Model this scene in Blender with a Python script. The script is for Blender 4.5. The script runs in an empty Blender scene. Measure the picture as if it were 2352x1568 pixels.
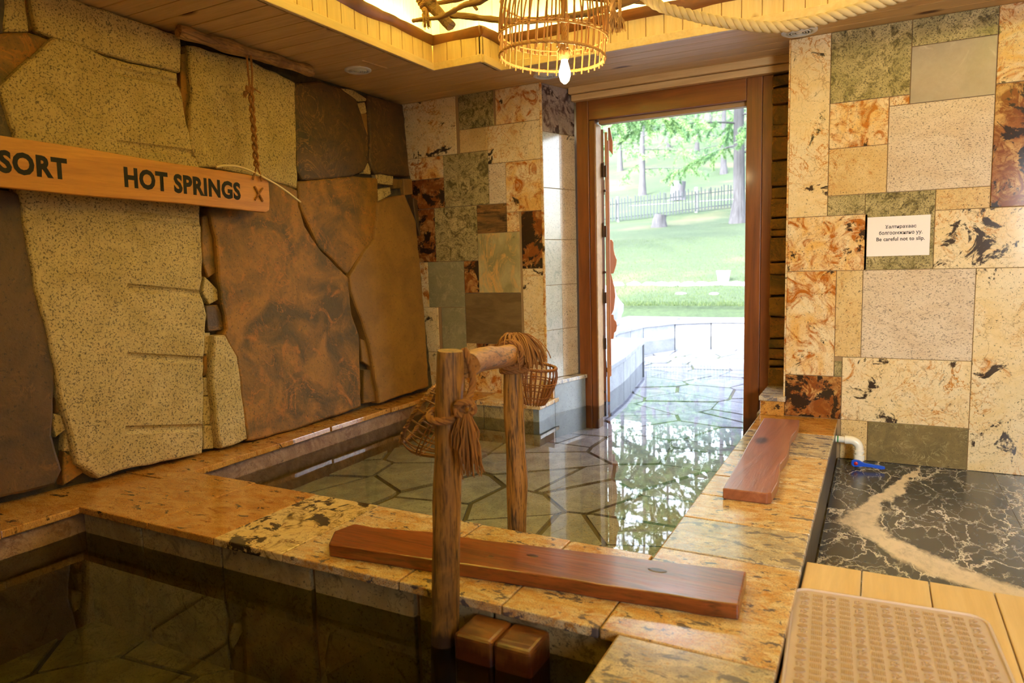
import bpy, bmesh, math, random
from mathutils import Vector, Matrix, noise as mnoise
random.seed(7)
D = bpy.data
COL = bpy.context.scene.collection
SC = bpy.context.scene
V = Vector

# ---------------------------------------------------------------- camera
CAM = V((0, 0, 1.12))
FPX = 1590.0
def _basis():
    vy = V((2018-1176, -(583-784), -FPX)).normalized()
    vx = -V((-1880-1176, -(688-784), -FPX)); vx = (vx - vx.dot(vy)*vy).normalized()
    return vx, vy, vx.cross(vy)
_X, _Y, _Z = _basis()
cd = D.cameras.new('camera'); cam = D.objects.new('camera', cd); COL.objects.link(cam)
M = Matrix((_X, _Y, _Z))
cam.matrix_world = Matrix.Translation(CAM) @ M.to_4x4()
cd.sensor_width = 36; cd.lens = FPX/2352*36; cd.clip_start = .05; cd.clip_end = 500
cd.dof.use_dof = True; cd.dof.focus_distance = 3.2; cd.dof.aperture_fstop = 3.5
SC.camera = cam
def ray(px, py): return M @ V((px-1176, -(py-784), -FPX))
def onz(px, py, z): v = ray(px, py); return CAM + v*((z-CAM.z)/v.z)
def ony(px, py, y): v = ray(px, py); return CAM + v*((y-CAM.y)/v.y)
def onx(px, py, x): v = ray(px, py); return CAM + v*((x-CAM.x)/v.x)

# ---------------------------------------------------------------- world, sun, exposure
SC.view_settings.view_transform = 'Standard'
SC.view_settings.look = 'None'
SC.view_settings.gamma = 1
SC.view_settings.exposure = 0.0
SC.view_settings.use_curve_mapping = False
SC.cycles.use_denoising = True
SC.cycles.max_bounces = 10
SC.cycles.diffuse_bounces = 6
SC.cycles.transparent_max_bounces = 24
SC.cycles.sample_clamp_indirect = 6
SC.cycles.caustics_reflective = False
SC.cycles.caustics_refractive = False
W = D.worlds.new('World'); SC.world = W; W.use_nodes = True
wn = W.node_tree; bg = wn.nodes['Background']
sky = wn.nodes.new('ShaderNodeTexSky'); sky.sky_type = 'NISHITA'; sky.sun_disc = False
sky.sun_elevation = math.radians(38); sky.sun_rotation = math.radians(200); sky.air_density = 1.0; sky.dust_density = 2.5
hs = wn.nodes.new('ShaderNodeHueSaturation'); hs.inputs['Saturation'].default_value = .45; wn.links.new(sky.outputs[0], hs.inputs['Color']); wn.links.new(hs.outputs[0], bg.inputs[0]); bg.inputs[1].default_value = 3.3
def light(name, kind, loc, energy, color, size=None, rot=None, look=None):
    l = D.lights.new(name, kind); o = D.objects.new(name, l); COL.objects.link(o)
    o.location = loc; l.energy = energy; l.color = color
    if size and kind == 'AREA':
        l.shape = 'RECTANGLE'; l.size, l.size_y = size
    if look is not None: o.rotation_euler = (V(look)-V(loc)).to_track_quat('-Z', 'Y').to_euler()
    elif rot: o.rotation_euler = rot
    return o
sun = light('sun', 'SUN', (-10, -20, 30), 8, (1, .96, .88), look=(-7, 8, 0)); sun.data.angle = .02
AMBER = (.95, 1.0, .29)
# LED strips lying hidden on the ledge inside the ceiling recess
light('led_strip_light_left', 'AREA', (-2.55, 1.9, 2.52), 160, AMBER, (3.7, .05), look=(-2.3, 1.8, 3.0)).rotation_euler = (math.radians(180), 0, math.radians(90))
light('led_strip_light_far', 'AREA', (-.72, 4.02, 2.52), 150, AMBER, (3.5, .05), rot=(math.radians(180), 0, 0))
light('led_strip_light_right', 'AREA', (1.11, 1.8, 2.52), 90, AMBER, (3.6, .05), rot=(math.radians(180), 0, math.radians(90)))
light('led_strip_light_near', 'AREA', (-.5, -.15, 2.52), 80, AMBER, (3.0, .05), rot=(math.radians(180), 0, 0))
# daylight entering through the window behind the camera
light('window_daylight', 'AREA', (2.12, -.9, 1.5), 50, (.93, .97, 1.0), (1.1, 1.0), look=(.7, 3.6, .7)).data.spread = math.radians(70)
light('bulb_light', 'POINT', tuple(ony(1297, 172, 2.5)), 34, (1, .8, .4)).data.shadow_soft_size = .03

# ---------------------------------------------------------------- helpers
def S(r, g, b):
    f = lambda c: (c/255/12.92) if c/255 <= .04045 else ((c/255+.055)/1.055)**2.4
    return (f(r), f(g), f(b), 1)
class MB:
    def __init__(s): s.v = []; s.f = []; s.m = []; s.o = []; s.cur = 0; s.off = (0, 0, 0)
    def new(s, m=0, rnd=True):
        s.cur = m
        if rnd: s.off = (random.uniform(0, 40), random.uniform(0, 40), random.uniform(0, 40))
        return s
    def add(s, vs, fs):
        b = len(s.v); s.v += [tuple(p) for p in vs]
        for f in fs: s.f.append([b+i for i in f]); s.m.append(s.cur); s.o.append(s.off)
    def box(s, lo, hi, T=None):
        x0, y0, z0 = lo; x1, y1, z1 = hi
        vs = [V(p) for p in ((x0,y0,z0),(x1,y0,z0),(x1,y1,z0),(x0,y1,z0),(x0,y0,z1),(x1,y0,z1),(x1,y1,z1),(x0,y1,z1))]
        if T is not None: vs = [T @ p for p in vs]
        s.add(vs, [(0,3,2,1),(4,5,6,7),(0,1,5,4),(1,2,6,5),(2,3,7,6),(3,0,4,7)]); return s
    def prism(s, poly, lo, hi, T=None):   # poly in xy, extruded in z
        n = len(poly)
        vs = [V((p[0], p[1], lo)) for p in poly]+[V((p[0], p[1], hi)) for p in poly]
        if T is not None: vs = [T @ p for p in vs]
        s.add(vs, [list(range(n))[::-1], list(range(n, 2*n))]+[(i, (i+1) % n, n+(i+1) % n, n+i) for i in range(n)]); return s
    def tube(s, pts, r, seg=8, caps=True, closed=False, jit=0):
        pts = [V(p) for p in pts]; n = len(pts)
        rr = r if isinstance(r, (list, tuple)) else [r]*n
        up = None; rings = []
        for i, p in enumerate(pts):
            if closed: t = pts[(i+1) % n]-pts[i-1]
            else: t = pts[min(i+1, n-1)]-pts[max(i-1, 0)]
            if t.length < 1e-9: t = V((0, 0, 1))
            t.normalize()
            if up is None: up = t.orthogonal().normalized()
            up = (up - up.dot(t)*t)
            if up.length < 1e-6: up = t.orthogonal()
            up.normalize(); w = t.cross(up)
            ring = []
            for k in range(seg):
                a = 2*math.pi*k/seg
                q = rr[i]
                if jit: q *= 1+jit*mnoise.noise((V((math.cos(a), math.sin(a), 0))*1.3+p*9+V(s.off)))
                ring.append(p+(up*math.cos(a)+w*math.sin(a))*q)
            rings.append(ring)
        vs = [q for g in rings for q in g]; fs = []
        for i in range(n if closed else n-1):
            j = (i+1) % n
            for k in range(seg):
                fs.append((i*seg+k, i*seg+(k+1) % seg, j*seg+(k+1) % seg, j*seg+k))
        if caps and not closed: fs += [list(range(seg))[::-1], [(n-1)*seg+k for k in range(seg)]]
        s.add(vs, fs); return s
    def lathe(s, prof, seg=24, T=None, ax=None):
        vs = []; fs = []; n = len(prof)
        for (r, z) in prof:
            for k in range(seg):
                a = 2*math.pi*k/seg; p = V((r*math.cos(a), r*math.sin(a), z)); vs.append(T @ p if T is not None else p)
        for i in range(n-1):
            for k in range(seg): fs.append((i*seg+k, i*seg+(k+1) % seg, (i+1)*seg+(k+1) % seg, (i+1)*seg+k))
        if prof[0][0] > 1e-5: fs.append(list(range(seg))[::-1])
        if prof[-1][0] > 1e-5: fs.append([(n-1)*seg+k for k in range(seg)])
        s.add(vs, fs); return s
    def build(s, name, mats, parent=None, smooth=False, bevel=0, loc=None, seg=2, angle=None, tri=False):
        me = D.meshes.new(name); me.from_pydata(s.v, [], s.f)
        if not isinstance(mats, (list, tuple)): mats = [mats]
        for m in mats: me.materials.append(m)
        me.polygons.foreach_set('material_index', s.m)
        a = me.attributes.new('off', 'FLOAT_VECTOR', 'FACE')
        a.data.foreach_set('vector', [c for o in s.o for c in o])
        o = D.objects.new(name, me); COL.objects.link(o)
        bm = bmesh.new(); bm.from_mesh(me)
        if tri: bmesh.ops.triangulate(bm, faces=[f for f in bm.faces if len(f.verts) > 4])
        bmesh.ops.recalc_face_normals(bm, faces=bm.faces)
        if smooth:
            for f in bm.faces: f.smooth = True
            lim = math.radians(angle or 45)
            for e in bm.edges:
                if len(e.link_faces) == 2 and e.calc_face_angle(0) > lim: e.smooth = False
        bm.to_mesh(me); bm.free()
        if bevel:
            b = o.modifiers.new('bevel', 'BEVEL'); b.width = bevel; b.segments = seg; b.limit_method = 'ANGLE'; b.angle_limit = .6
            b.harden_normals = False
        if parent is not None:
            o.parent = parent; o.matrix_parent_inverse = parent.matrix_world.inverted() if False else Matrix.Identity(4)
            L = parent
            off = V((0, 0, 0))
            while L is not None: off += V(L.location); L = L.parent
            o.location = -off
        if loc is not None: recenter(o, loc)
        return o
def recenter(o, loc):
    loc = V(loc); o.data.transform(Matrix.Translation(-loc)); o.location = V(o.location)+loc
def origin_base(o):
    me = o.data; xs = [v.co for v in me.vertices]
    lo = [min(p[i] for p in xs) for i in range(3)]; hi = [max(p[i] for p in xs) for i in range(3)]
    recenter(o, ((lo[0]+hi[0])/2, (lo[1]+hi[1])/2, lo[2]))
def tag(o, label, cat=None, group=None, kind=None):
    if label: o['label'] = label
    if cat: o['category'] = cat
    if group: o['group'] = group
    if kind: o['kind'] = kind
    return o
def thing(name, label, cat, loc, group=None, kind=None):
    o = D.objects.new(name, None); COL.objects.link(o); o.location = loc; o.empty_display_size = .05
    return tag(o, label, cat, group, kind)
def struct(o, label=None):
    o['kind'] = 'structure'
    if label: o['label'] = label
    return o
# three-strand twisted rope along a path
def resample(pts, step):
    pts = [V(p) for p in pts]; out = [pts[0]]; acc = 0
    for a, b in zip(pts, pts[1:]):
        L = (b-a).length; t = step-acc
        while t < L: out.append(a+(b-a)*(t/L)); t += step
        acc = L-(t-step)
    if (out[-1]-pts[-1]).length > step*.3: out.append(pts[-1])
    return out
def smooth_path(pts, n=10):
    pts = [V(p) for p in pts]; P = [pts[0]]+pts+[pts[-1]]; out = []
    for i in range(1, len(P)-2):
        for k in range(n):
            t = k/n; a, b, c, d = P[i-1], P[i], P[i+1], P[i+2]
            out.append(.5*((2*b)+(c-a)*t+(2*a-5*b+4*c-d)*t*t+(3*b-a-3*c+d)*t**3))
    out.append(P[-2]); return out
def rope(mb, pts, r, pitch=None, strands=3, seg=6, amp=1.0):
    pitch = pitch or r*6; pts = resample(pts, pitch/9); up = None; tr = [[] for _ in range(strands)]; L = 0
    for i, p in enumerate(pts):
        t = (pts[min(i+1, len(pts)-1)]-pts[max(i-1, 0)]).normalized()
        if up is None: up = t.orthogonal().normalized()
        up = (up-up.dot(t)*t).normalized(); w = t.cross(up)
        if i: L += (p-pts[i-1]).length
        for k in range(strands):
            a = 2*math.pi*(L/pitch+k/strands)
            tr[k].append(p+(up*math.cos(a)+w*math.sin(a))*r*.5*amp)
    for q in tr: mb.tube(q, r*.56, seg)
    return mb
def tassel(mb, top, down, length, n=40, spread=.03, r=.003, rng=random):
    top = V(top); down = V(down).normalized()
    s1 = down.orthogonal().normalized(); s2 = down.cross(s1)
    for k in range(n):
        a = rng.uniform(0, 2*math.pi); q = math.sqrt(rng.random())*spread; L = length*rng.uniform(.75, 1.05)
        d = s1*math.cos(a)*q+s2*math.sin(a)*q
        wob = V((rng.uniform(-1, 1), rng.uniform(-1, 1), 0))*.006
        mb.tube([top+d*.25, top+down*L*.3+d*.75+wob, top+down*L*.65+d*1.0-wob, top+down*L+d*rng.uniform(.9, 1.3)], [r, r*1.1, r, r*.6], 4)
    return mb

# ---------------------------------------------------------------- materials
def newmat(name):
    m = D.materials.new(name); m.use_nodes = True; nt = m.node_tree
    return m, nt, nt.nodes['Principled BSDF']
class NT:
    def __init__(s, nt): s.nt = nt
    def n(s, t, **k):
        x = s.nt.nodes.new(t)
        for a, b in k.items(): setattr(x, a, b)
        return x
    def l(s, a, b): s.nt.links.new(a, b)
    def coords(s, scale=(1, 1, 1), off=True, rot=(0, 0, 0)):
        tc = s.n('ShaderNodeTexCoord'); src = tc.outputs['Object']
        if off:
            at = s.n('ShaderNodeAttribute', attribute_name='off')
            ad = s.n('ShaderNodeVectorMath', operation='ADD'); s.l(src, ad.inputs[0]); s.l(at.outputs['Vector'], ad.inputs[1]); src = ad.outputs[0]
        mp = s.n('ShaderNodeMapping'); s.l(src, mp.inputs[0]); mp.inputs['Scale'].default_value = scale; mp.inputs['Rotation'].default_value = rot
        return mp.outputs[0]
    def noise(s, vec, scale, detail=4, rough=.55, dist=0):
        x = s.n('ShaderNodeTexNoise'); s.l(vec, x.inputs['Vector']); x.inputs['Scale'].default_value = scale
        x.inputs['Detail'].default_value = detail; x.inputs['Roughness'].default_value = rough; x.inputs['Distortion'].default_value = dist
        return x.outputs['Fac']
    def ramp(s, fac, a, b, c0=(0, 0, 0, 1), c1=(1, 1, 1, 1), more=()):
        x = s.n('ShaderNodeValToRGB'); s.l(fac, x.inputs[0]); e = x.color_ramp.elements
        e[0].position = a; e[0].color = c0; e[1].position = b; e[1].color = c1
        for p, c in more:
            q = e.new(p); q.color = c
        return x.outputs[0]
    def mix(s, fac, a, b, mode='MIX'):
        x = s.n('ShaderNodeMix', data_type='RGBA', blend_type=mode)
        for k, v in ((0, fac), (6, a), (7, b)):
            if isinstance(v, (int, float)): x.inputs[k].default_value = v
            elif isinstance(v, tuple): x.inputs[k].default_value = v
            else: s.l(v, x.inputs[k])
        return x.outputs[2]
    def math(s, op, a, b=0.0):
        x = s.n('ShaderNodeMath', operation=op)
        for k, v in ((0, a), (1, b)):
            if isinstance(v, (int, float)): x.inputs[k].default_value = v
            else: s.l(v, x.inputs[k])
        return x.outputs[0]
    def bump(s, h, strength, dist, prev=None):
        x = s.n('ShaderNodeBump'); x.inputs['Strength'].default_value = strength; x.inputs['Distance'].default_value = dist
        s.l(h, x.inputs['Height'])
        if prev is not None: s.l(prev, x.inputs['Normal'])
        return x.outputs[0]
def plain(name, col, rough=.5, metal=0, **k):
    m, nt, b = newmat(name); b.inputs['Base Color'].default_value = col; b.inputs['Roughness'].default_value = rough; b.inputs['Metallic'].default_value = metal
    for a, v in k.items(): b.inputs[a].default_value = v
    return m
def granite(name, base, base2, rust=None, dark=None, rustlo=.52, darklo=.62, speck=.0, crack=0.0, sc=1.0, rough=.13, speckcol=None, stretch=(1, 1, 1), rot=(0, 0, 0), bump=0, vein=1):
    m, nt, b = newmat(name); N = NT(nt)
    P = N.coords(scale=stretch, rot=rot)
    col = N.mix(N.ramp(N.noise(P, 5*sc, 6, .6, .8), .38, .62), base, base2)
    col = N.mix(.35, col, N.mix(N.noise(P, 45*sc, 6, .7), (.25, .25, .25, 1), (1.1, 1.1, 1.1, 1)), 'MULTIPLY')
    if rust: col = N.mix(N.ramp(N.noise(P, 8*sc, 9, .66, 1.6), rustlo, rustlo+.12), col, rust)
    if crack:
        d = N.n('ShaderNodeVectorMath', operation='SCALE'); d.inputs['Scale'].default_value = .16
        nn = N.n('ShaderNodeTexNoise'); N.l(P, nn.inputs['Vector']); nn.inputs['Scale'].default_value = 9*sc; nn.inputs['Detail'].default_value = 5; N.l(nn.outputs['Color'], d.inputs[0])
        ad = N.n('ShaderNodeVectorMath', operation='ADD'); N.l(P, ad.inputs[0]); N.l(d.outputs[0], ad.inputs[1])
        vo = N.n('ShaderNodeTexVoronoi', feature='DISTANCE_TO_EDGE'); N.l(ad.outputs[0], vo.inputs['Vector']); vo.inputs['Scale'].default_value = 11*sc
        cm = N.math('MULTIPLY', N.ramp(vo.outputs['Distance'], .0, .035, (1, 1, 1, 1), (0, 0, 0, 1)), N.ramp(N.noise(P, 6*sc, 3), .46, .6))
        col = N.mix(N.math('MULTIPLY', cm, crack), col, S(110, 62, 25))
    if rust and vein:
        vn = N.math('ABSOLUTE', N.math('SUBTRACT', N.noise(P, 6.5*sc, 8, .6, 2.2), .5))
        col = N.mix(N.math('MULTIPLY', N.ramp(vn, .004, .022, (1, 1, 1, 1), (0, 0, 0, 1)), N.ramp(N.noise(P, 3.3*sc, 3), .45, .6)), col, rust)
    if speck:
        sp = N.ramp(N.noise(P, 105*sc, 7, .72, .0), .615-.08*speck, .65-.08*speck)
        col = N.mix(N.math('MULTIPLY', sp, .85), col, speckcol or S(55, 48, 42))
    if dark:
        pm = N.noise(P, 6.5*sc, 10, .68, .5)
        col = N.mix(N.ramp(pm, darklo, darklo+.03), col, dark)
    N.l(col, b.inputs['Base Color']); b.inputs['Roughness'].default_value = rough
    if bump: N.l(N.bump(N.noise(P, 30*sc, 6, .7), bump, .01), b.inputs['Normal'])
    return m
def wood(name, c1, c2, axis=0, sc=1.0, rough=.45, dark=None, knots=True, bump=.15, coat=0, patch=None, crackc=0, streak=0):
    m, nt, b = newmat(name); N = NT(nt)
    st = [14, 14, 14]; st[axis] = 1.1
    P = N.coords(scale=tuple(x*sc for x in st))
    g = N.noise(P, 1.6, 7, .62, 1.1)
    col = N.mix(N.ramp(g, .3, .7), c1, c2)
    fine = N.noise(P, 6, 5, .7)
    col = N.mix(.65, col, N.mix(fine, (.45, .45, .45, 1), (1, 1, 1, 1)), 'MULTIPLY')
    if knots:
        s2 = [5, 5, 5]; s2[axis] = 2.2
        vo = N.n('ShaderNodeTexVoronoi'); N.l(N.coords(scale=tuple(x*sc for x in s2)), vo.inputs['Vector']); vo.inputs['Scale'].default_value = 1.0
        col = N.mix(N.ramp(vo.outputs['Distance'], .06, .13, (1, 1, 1, 1), (0, 0, 0, 1)), col, dark or tuple(x*.3 for x in c2[:3])+(1,))
    if patch:
        pn = N.noise(N.coords(scale=(1.5, 1.5, 1.5)), 3*sc, 5, .6, .5)
        col = N.mix(N.ramp(pn, .5, .66), col, patch)
    if streak:
        col = N.mix(N.math('MULTIPLY', N.ramp(N.noise(P, 11, 4, .65, .2), .5, .62), streak), col, tuple(x*.28 for x in c2[:3])+(1,))
    if crackc:
        cn = N.noise(P, .9, 4, .5, .4)
        col = N.mix(N.math('MULTIPLY', N.ramp(cn, .5, .515, more=[(.53, (0, 0, 0, 1))]), crackc), col, S(35, 20, 8))
    N.l(col, b.inputs['Base Color']); b.inputs['Roughness'].default_value = rough
    if bump: N.l(N.bump(g, bump, .01), b.inputs['Normal'])
    if coat: b.inputs['Coat Weight'].default_value = coat; b.inputs['Coat Roughness'].default_value = .12
    return m

CREAM = S(236, 214, 170); CREAM2 = S(222, 190, 132); RUST = S(168, 96, 30); DARK = S(52, 40, 32)
G_gold = granite('granite_gold', CREAM, S(228, 178, 100), RUST, S(62, 45, 32), .5, .6, .4, .5, sc=1.2)
G_cream = granite('granite_cream', CREAM, S(232, 202, 146), S(186, 122, 52), S(58, 46, 38), .6, .585, .35, .55, sc=1.1)
G_green = granite('granite_olive_speckled', S(158, 144, 98), S(196, 176, 126), S(98, 88, 54), S(40, 36, 26), .5, .66, 1.0, .0, sc=1.6, vein=0)
G_pink = granite('granite_pale_speckled', S(214, 190, 158), S(226, 206, 176), None, S(92, 78, 70), .6, .68, .75, .0, sc=1.1, speckcol=S(88, 76, 74), stretch=(1, 1, 1.7))
G_mist = granite('granite_plain_beige', S(180, 164, 142), S(166, 152, 130), S(192, 176, 152), None, .6, .7, .0, .0, sc=.7, rough=.09, vein=0)
G_brown = granite('granite_dark_brown', S(204, 160, 96), S(150, 92, 44), S(120, 66, 28), S(45, 32, 24), .42, .5, .3, .4, sc=1.2)
G_fine = granite('granite_fine_gold', S(214, 178, 116), S(224, 194, 138), S(180, 124, 60), S(60, 50, 40), .6, .7, .55, .3, sc=1.3)
G_slate = granite('granite_slate_brown', S(104, 84, 58), S(124, 102, 70), None, S(40, 30, 24), .6, .72, .0, .0, sc=.9, stretch=(1, 1, 3))
G_grey = granite('granite_grey_green', S(138, 132, 104), S(150, 143, 114), S(160, 150, 120), None, .56, .7, .1, .1, sc=1.2)
G_wave = granite('granite_banded', S(196, 178, 130), S(150, 138, 96), S(206, 160, 96), S(92, 84, 58), .52, .64, .0, .2, sc=.7, stretch=(1.6, 1, .8), rot=(0, .6, 0))
G_dwave = granite('granite_dark_banded', S(92, 72, 48), S(150, 108, 62), S(60, 46, 34), S(40, 30, 22), .5, .62, .0, .0, sc=1.3, stretch=(.5, 1, 2.4), rot=(0, -.5, 0))
G_purple = granite('granite_purple_white', S(176, 160, 150), S(150, 132, 126), S(86, 66, 62), S(66, 50, 48), .5, .56, .2, .0, sc=1.0)
G_light = granite('granite_light_grey', S(196, 196, 184), S(212, 210, 198), S(166, 170, 160), S(90, 96, 96), .55, .69, .3, .3, sc=1.0)
G_dots = granite('granite_olive_spotted', S(112, 98, 66), S(132, 114, 76), S(160, 146, 106), S(58, 48, 34), .62, .66, .2, .0, sc=2.0)
grout = plain('grout', S(150, 122, 84), .9)
G_kerb = granite('granite_kerb_streaked', S(236, 214, 172), S(214, 170, 106), S(190, 134, 68), S(96, 86, 88), .53, .57, .9, .2, sc=2.4, stretch=(1, 1.8, 1), rough=.17, speckcol=S(104, 88, 84))
G_kerbgrey = granite('granite_kerb_grey', S(224, 208, 178), S(176, 164, 148), S(178, 140, 88), S(112, 106, 112), .55, .545, .95, .1, sc=2.2, stretch=(1, 1.8, 1), rough=.17, speckcol=S(104, 96, 100))
G_kerbgold = granite('granite_kerb_gold', S(204, 152, 76), S(186, 126, 54), S(150, 92, 36), S(60, 44, 30), .55, .6, .75, .2, sc=1.7, stretch=(1, 2.2, 1), rough=.14)
G_kerbcrack = granite('granite_kerb_cracked', S(230, 200, 140), S(226, 190, 120), S(120, 96, 50), S(56, 46, 32), .53, .515, .2, 1.0, sc=1.3, rough=.12)
G_side = granite('granite_pool_side', S(182, 162, 118), S(150, 128, 88), S(104, 84, 54), S(60, 48, 32), .56, .7, .4, .0, sc=1.2, rough=.3)
G_flag = granite('granite_flagstone', S(196, 188, 204), S(156, 150, 168), S(180, 160, 150), None, .6, .7, .6, .0, sc=1.2, rough=.6, speckcol=S(84, 86, 86))
G_step = granite('granite_blue_grey', S(148, 156, 160), S(134, 142, 146), None, S(110, 116, 120), .6, .66, .2, .0, sc=.9, rough=.3)
G_white = granite('granite_white_coping', S(146, 150, 156), S(124, 128, 136), None, S(160, 166, 172), .6, .68, .2, .0, sc=.8, rough=.45)
R_grey = granite('rock_grey_granite', S(198, 174, 118), S(180, 156, 98), None, None, .62, .7, 1.0, .0, sc=1.15, rough=.75, speckcol=S(62, 50, 34), bump=.35)
R_brown = granite('rock_rusty_brown', S(146, 100, 30), S(80, 60, 18), S(150, 94, 24), None, .57, .6, .4, .0, sc=.8, rough=.7, speckcol=S(60, 44, 20), bump=.5)
R_dark = granite('rock_dark_brown', S(88, 60, 26), S(58, 40, 20), S(120, 84, 40), None, .61, .62, .35, .0, sc=.7, rough=.6, speckcol=S(40, 28, 12), bump=.5)
R_ochre = granite('rock_ochre', S(146, 106, 48), S(128, 92, 42), None, None, .58, .7, .3, .0, sc=.8, rough=.7, speckcol=S(84, 60, 30), bump=.4)
mortar = granite('mortar', S(88, 76, 52), S(66, 56, 40), None, S(40, 34, 26), .6, .6, .3, .0, sc=2.4, rough=.95, bump=.9)
W_ceil = wood('wood_ceiling', S(236, 200, 142), S(214, 172, 112), 0, .8, .5, S(96, 56, 26), bump=.15)
W_facia = wood('wood_pine_upright', S(242, 216, 162), S(232, 196, 134), 2, .8, .45, S(110, 66, 28), bump=.08)
W_trimx = wood('wood_pine_lengthwise', S(242, 216, 162), S(232, 196, 134), 0, .7, .45, S(110, 66, 28), knots=False, bump=.08)
W_trimy = wood('wood_pine_depthwise', S(242, 216, 162), S(232, 196, 134), 1, .7, .45, S(110, 66, 28), knots=False, bump=.08)
W_edge = wood('wood_live_edge', S(150, 92, 48), S(104, 60, 30), 1, .5, .4, S(50, 30, 20), patch=S(92, 62, 44), bump=.3)
W_edgex = wood('wood_live_edge_lengthwise', S(158, 100, 52), S(112, 66, 34), 0, .5, .4, S(50, 30, 20), patch=S(92, 62, 44), bump=.3)
W_frame = wood('wood_door_frame', S(146, 82, 32), S(98, 50, 18), 2, .6, .35, S(60, 30, 14), knots=False, bump=.25, coat=.2)
W_framex = wood('wood_door_lintel', S(150, 84, 34), S(112, 58, 22), 0, .6, .35, S(60, 30, 14), knots=False, bump=.25, coat=.2)
W_pale = wood('wood_pale_strip', S(196, 158, 110), S(170, 130, 84), 0, .7, .6, bump=.1)
W_post = wood('wood_weathered_post', S(194, 140, 66), S(134, 88, 36), 2, 1.0, .55, S(60, 34, 14), bump=.6, crackc=.9, patch=S(112, 80, 42), streak=.8)
W_rail = wood('wood_weathered_rail', S(204, 148, 76), S(142, 92, 42), 1, 1.0, .55, S(60, 34, 14), bump=.6, crackc=.9, knots=False, streak=.7)
W_plank = wood('wood_varnished_plank', S(158, 84, 40), S(104, 50, 24), 0, .7, .3, S(44, 20, 12), bump=.35, coat=.4, crackc=.4, streak=.5)
W_planky = wood('wood_varnished_board', S(170, 104, 72), S(130, 72, 46), 1, .7, .4, S(52, 22, 14), bump=.3, coat=.3)
def wet(m, z, col, h=.06):
    N = NT(m.node_tree); b = m.node_tree.nodes['Principled BSDF']; src = b.inputs['Base Color'].links[0].from_socket
    sx = N.n('ShaderNodeSeparateXYZ'); tc = N.n('ShaderNodeTexCoord'); N.l(tc.outputs['Object'], sx.inputs[0])
    zz = N.math('ADD', sx.outputs['Z'], N.math('MULTIPLY', N.math('SUBTRACT', N.noise(N.coords(scale=(30, 30, 3)), 1.5, 4, .7), .5), h*2))
    f = N.ramp(N.math('MULTIPLY', N.math('SUBTRACT', z+.5, zz), 1.0), .49, .51); N.l(N.mix(f, src, col), b.inputs['Base Color'])
wet(W_post, .145, S(44, 22, 10), .04)
W_log = wood('wood_bare_log', S(206, 166, 104), S(150, 108, 60), 1, .9, .7, S(50, 30, 16), patch=S(120, 84, 48), bump=.7, crackc=.6, streak=.6)
W_branch = wood('wood_branch', S(150, 104, 50), S(96, 62, 28), 0, 1.0, .7, S(40, 24, 12), patch=S(110, 82, 48), bump=.8)
W_deck = wood('wood_deck', S(236, 206, 152), S(222, 186, 126), 1, .5, .4, S(120, 72, 36), bump=.05)
W_sign = wood('wood_sign_board', S(218, 152, 56), S(176, 110, 34), 1, .6, .55, S(96, 50, 18), knots=False, bump=.1, coat=0, streak=.15)
W_step = wood('wood_wet_step', S(136, 84, 40), S(98, 56, 24), 0, .8, .3, S(52, 26, 12), bump=.3, patch=S(70, 34, 16))
wet(W_step, .148, S(66, 26, 12), .05)
W_carve = wood('wood_carved_handle', S(200, 128, 70), S(176, 104, 52), 2, .7, .35, knots=False, bump=.1)
ropem = plain('jute_rope', S(176, 134, 76), .9)
ropeg = plain('jute_rope_pale', S(206, 182, 130), .9)
roped = plain('jute_rope_brown', S(138, 92, 46), .9)
wick = plain('wicker_cane', S(126, 74, 30), .5)
wickl = plain('wicker_binding', S(188, 138, 74), .6)
wickd = plain('wicker_cane_dark', S(120, 78, 38), .6)
plast = plain('white_plastic', S(225, 222, 214), .35)
pvc = plain('pvc_pipe', S(238, 230, 210), .3)
bluep = plain('blue_plastic', S(24, 76, 200), .35)
redp = plain('red_plastic', S(190, 34, 28), .35)
greenp = plain('green_tape', S(40, 130, 60), .5)
black = plain('black_paint', S(20, 14, 9), .9)
iron = plain('hinge_metal', S(74, 52, 36), .45, .6)
paper = plain('sign_paper', S(238, 224, 212), .6)
ink = plain('ink', S(38, 30, 30), .7)
cablem = plain('cream_cable', S(226, 204, 150), .5)
darkstone = plain('dark_kerb_stone', S(70, 62, 56), .5)  # dark grey stone tiles facing the deck side of the kerb
bark = wood('bark', S(84, 84, 90), S(52, 52, 58), 2, .6, .9, knots=False, bump=1.0)
fencem = plain('fence_weathered', S(44, 52, 58), .85)
def glow(name, col, st):
    m, nt, b = newmat(name); b.inputs['Base Color'].default_value = (1, 1, 1, 1); b.inputs['Emission Color'].default_value = col; b.inputs['Emission Strength'].default_value = st; return m
bulbm = glow('bulb_glow', (1, .74, .36, 1), 26)
def water(name, tint, rip):
    m, nt, b = newmat(name); N = NT(nt); nt.nodes.remove(b); out = nt.nodes['Material Output']
    tr = N.n('ShaderNodeBsdfTransparent'); tr.inputs[0].default_value = tint
    gl = N.n('ShaderNodeBsdfGlossy'); gl.inputs['Roughness'].default_value = 0.0; gl.inputs['Color'].default_value = (1, 1, 1, 1)
    fr = N.n('ShaderNodeFresnel'); fr.inputs['IOR'].default_value = 1.33
    mx = N.n('ShaderNodeMixShader'); N.l(fr.outputs[0], mx.inputs[0]); N.l(tr.outputs[0], mx.inputs[1]); N.l(gl.outputs[0], mx.inputs[2]); N.l(mx.outputs[0], out.inputs['Surface'])
    h = N.noise(N.coords(off=False), 5, 2, .5); nb = N.bump(h, rip, .002); N.l(nb, gl.inputs['Normal']); N.l(nb, fr.inputs['Normal'])
    return m
water_clear = water('water_clear', (.88, .94, .95, 1), .12)
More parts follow.
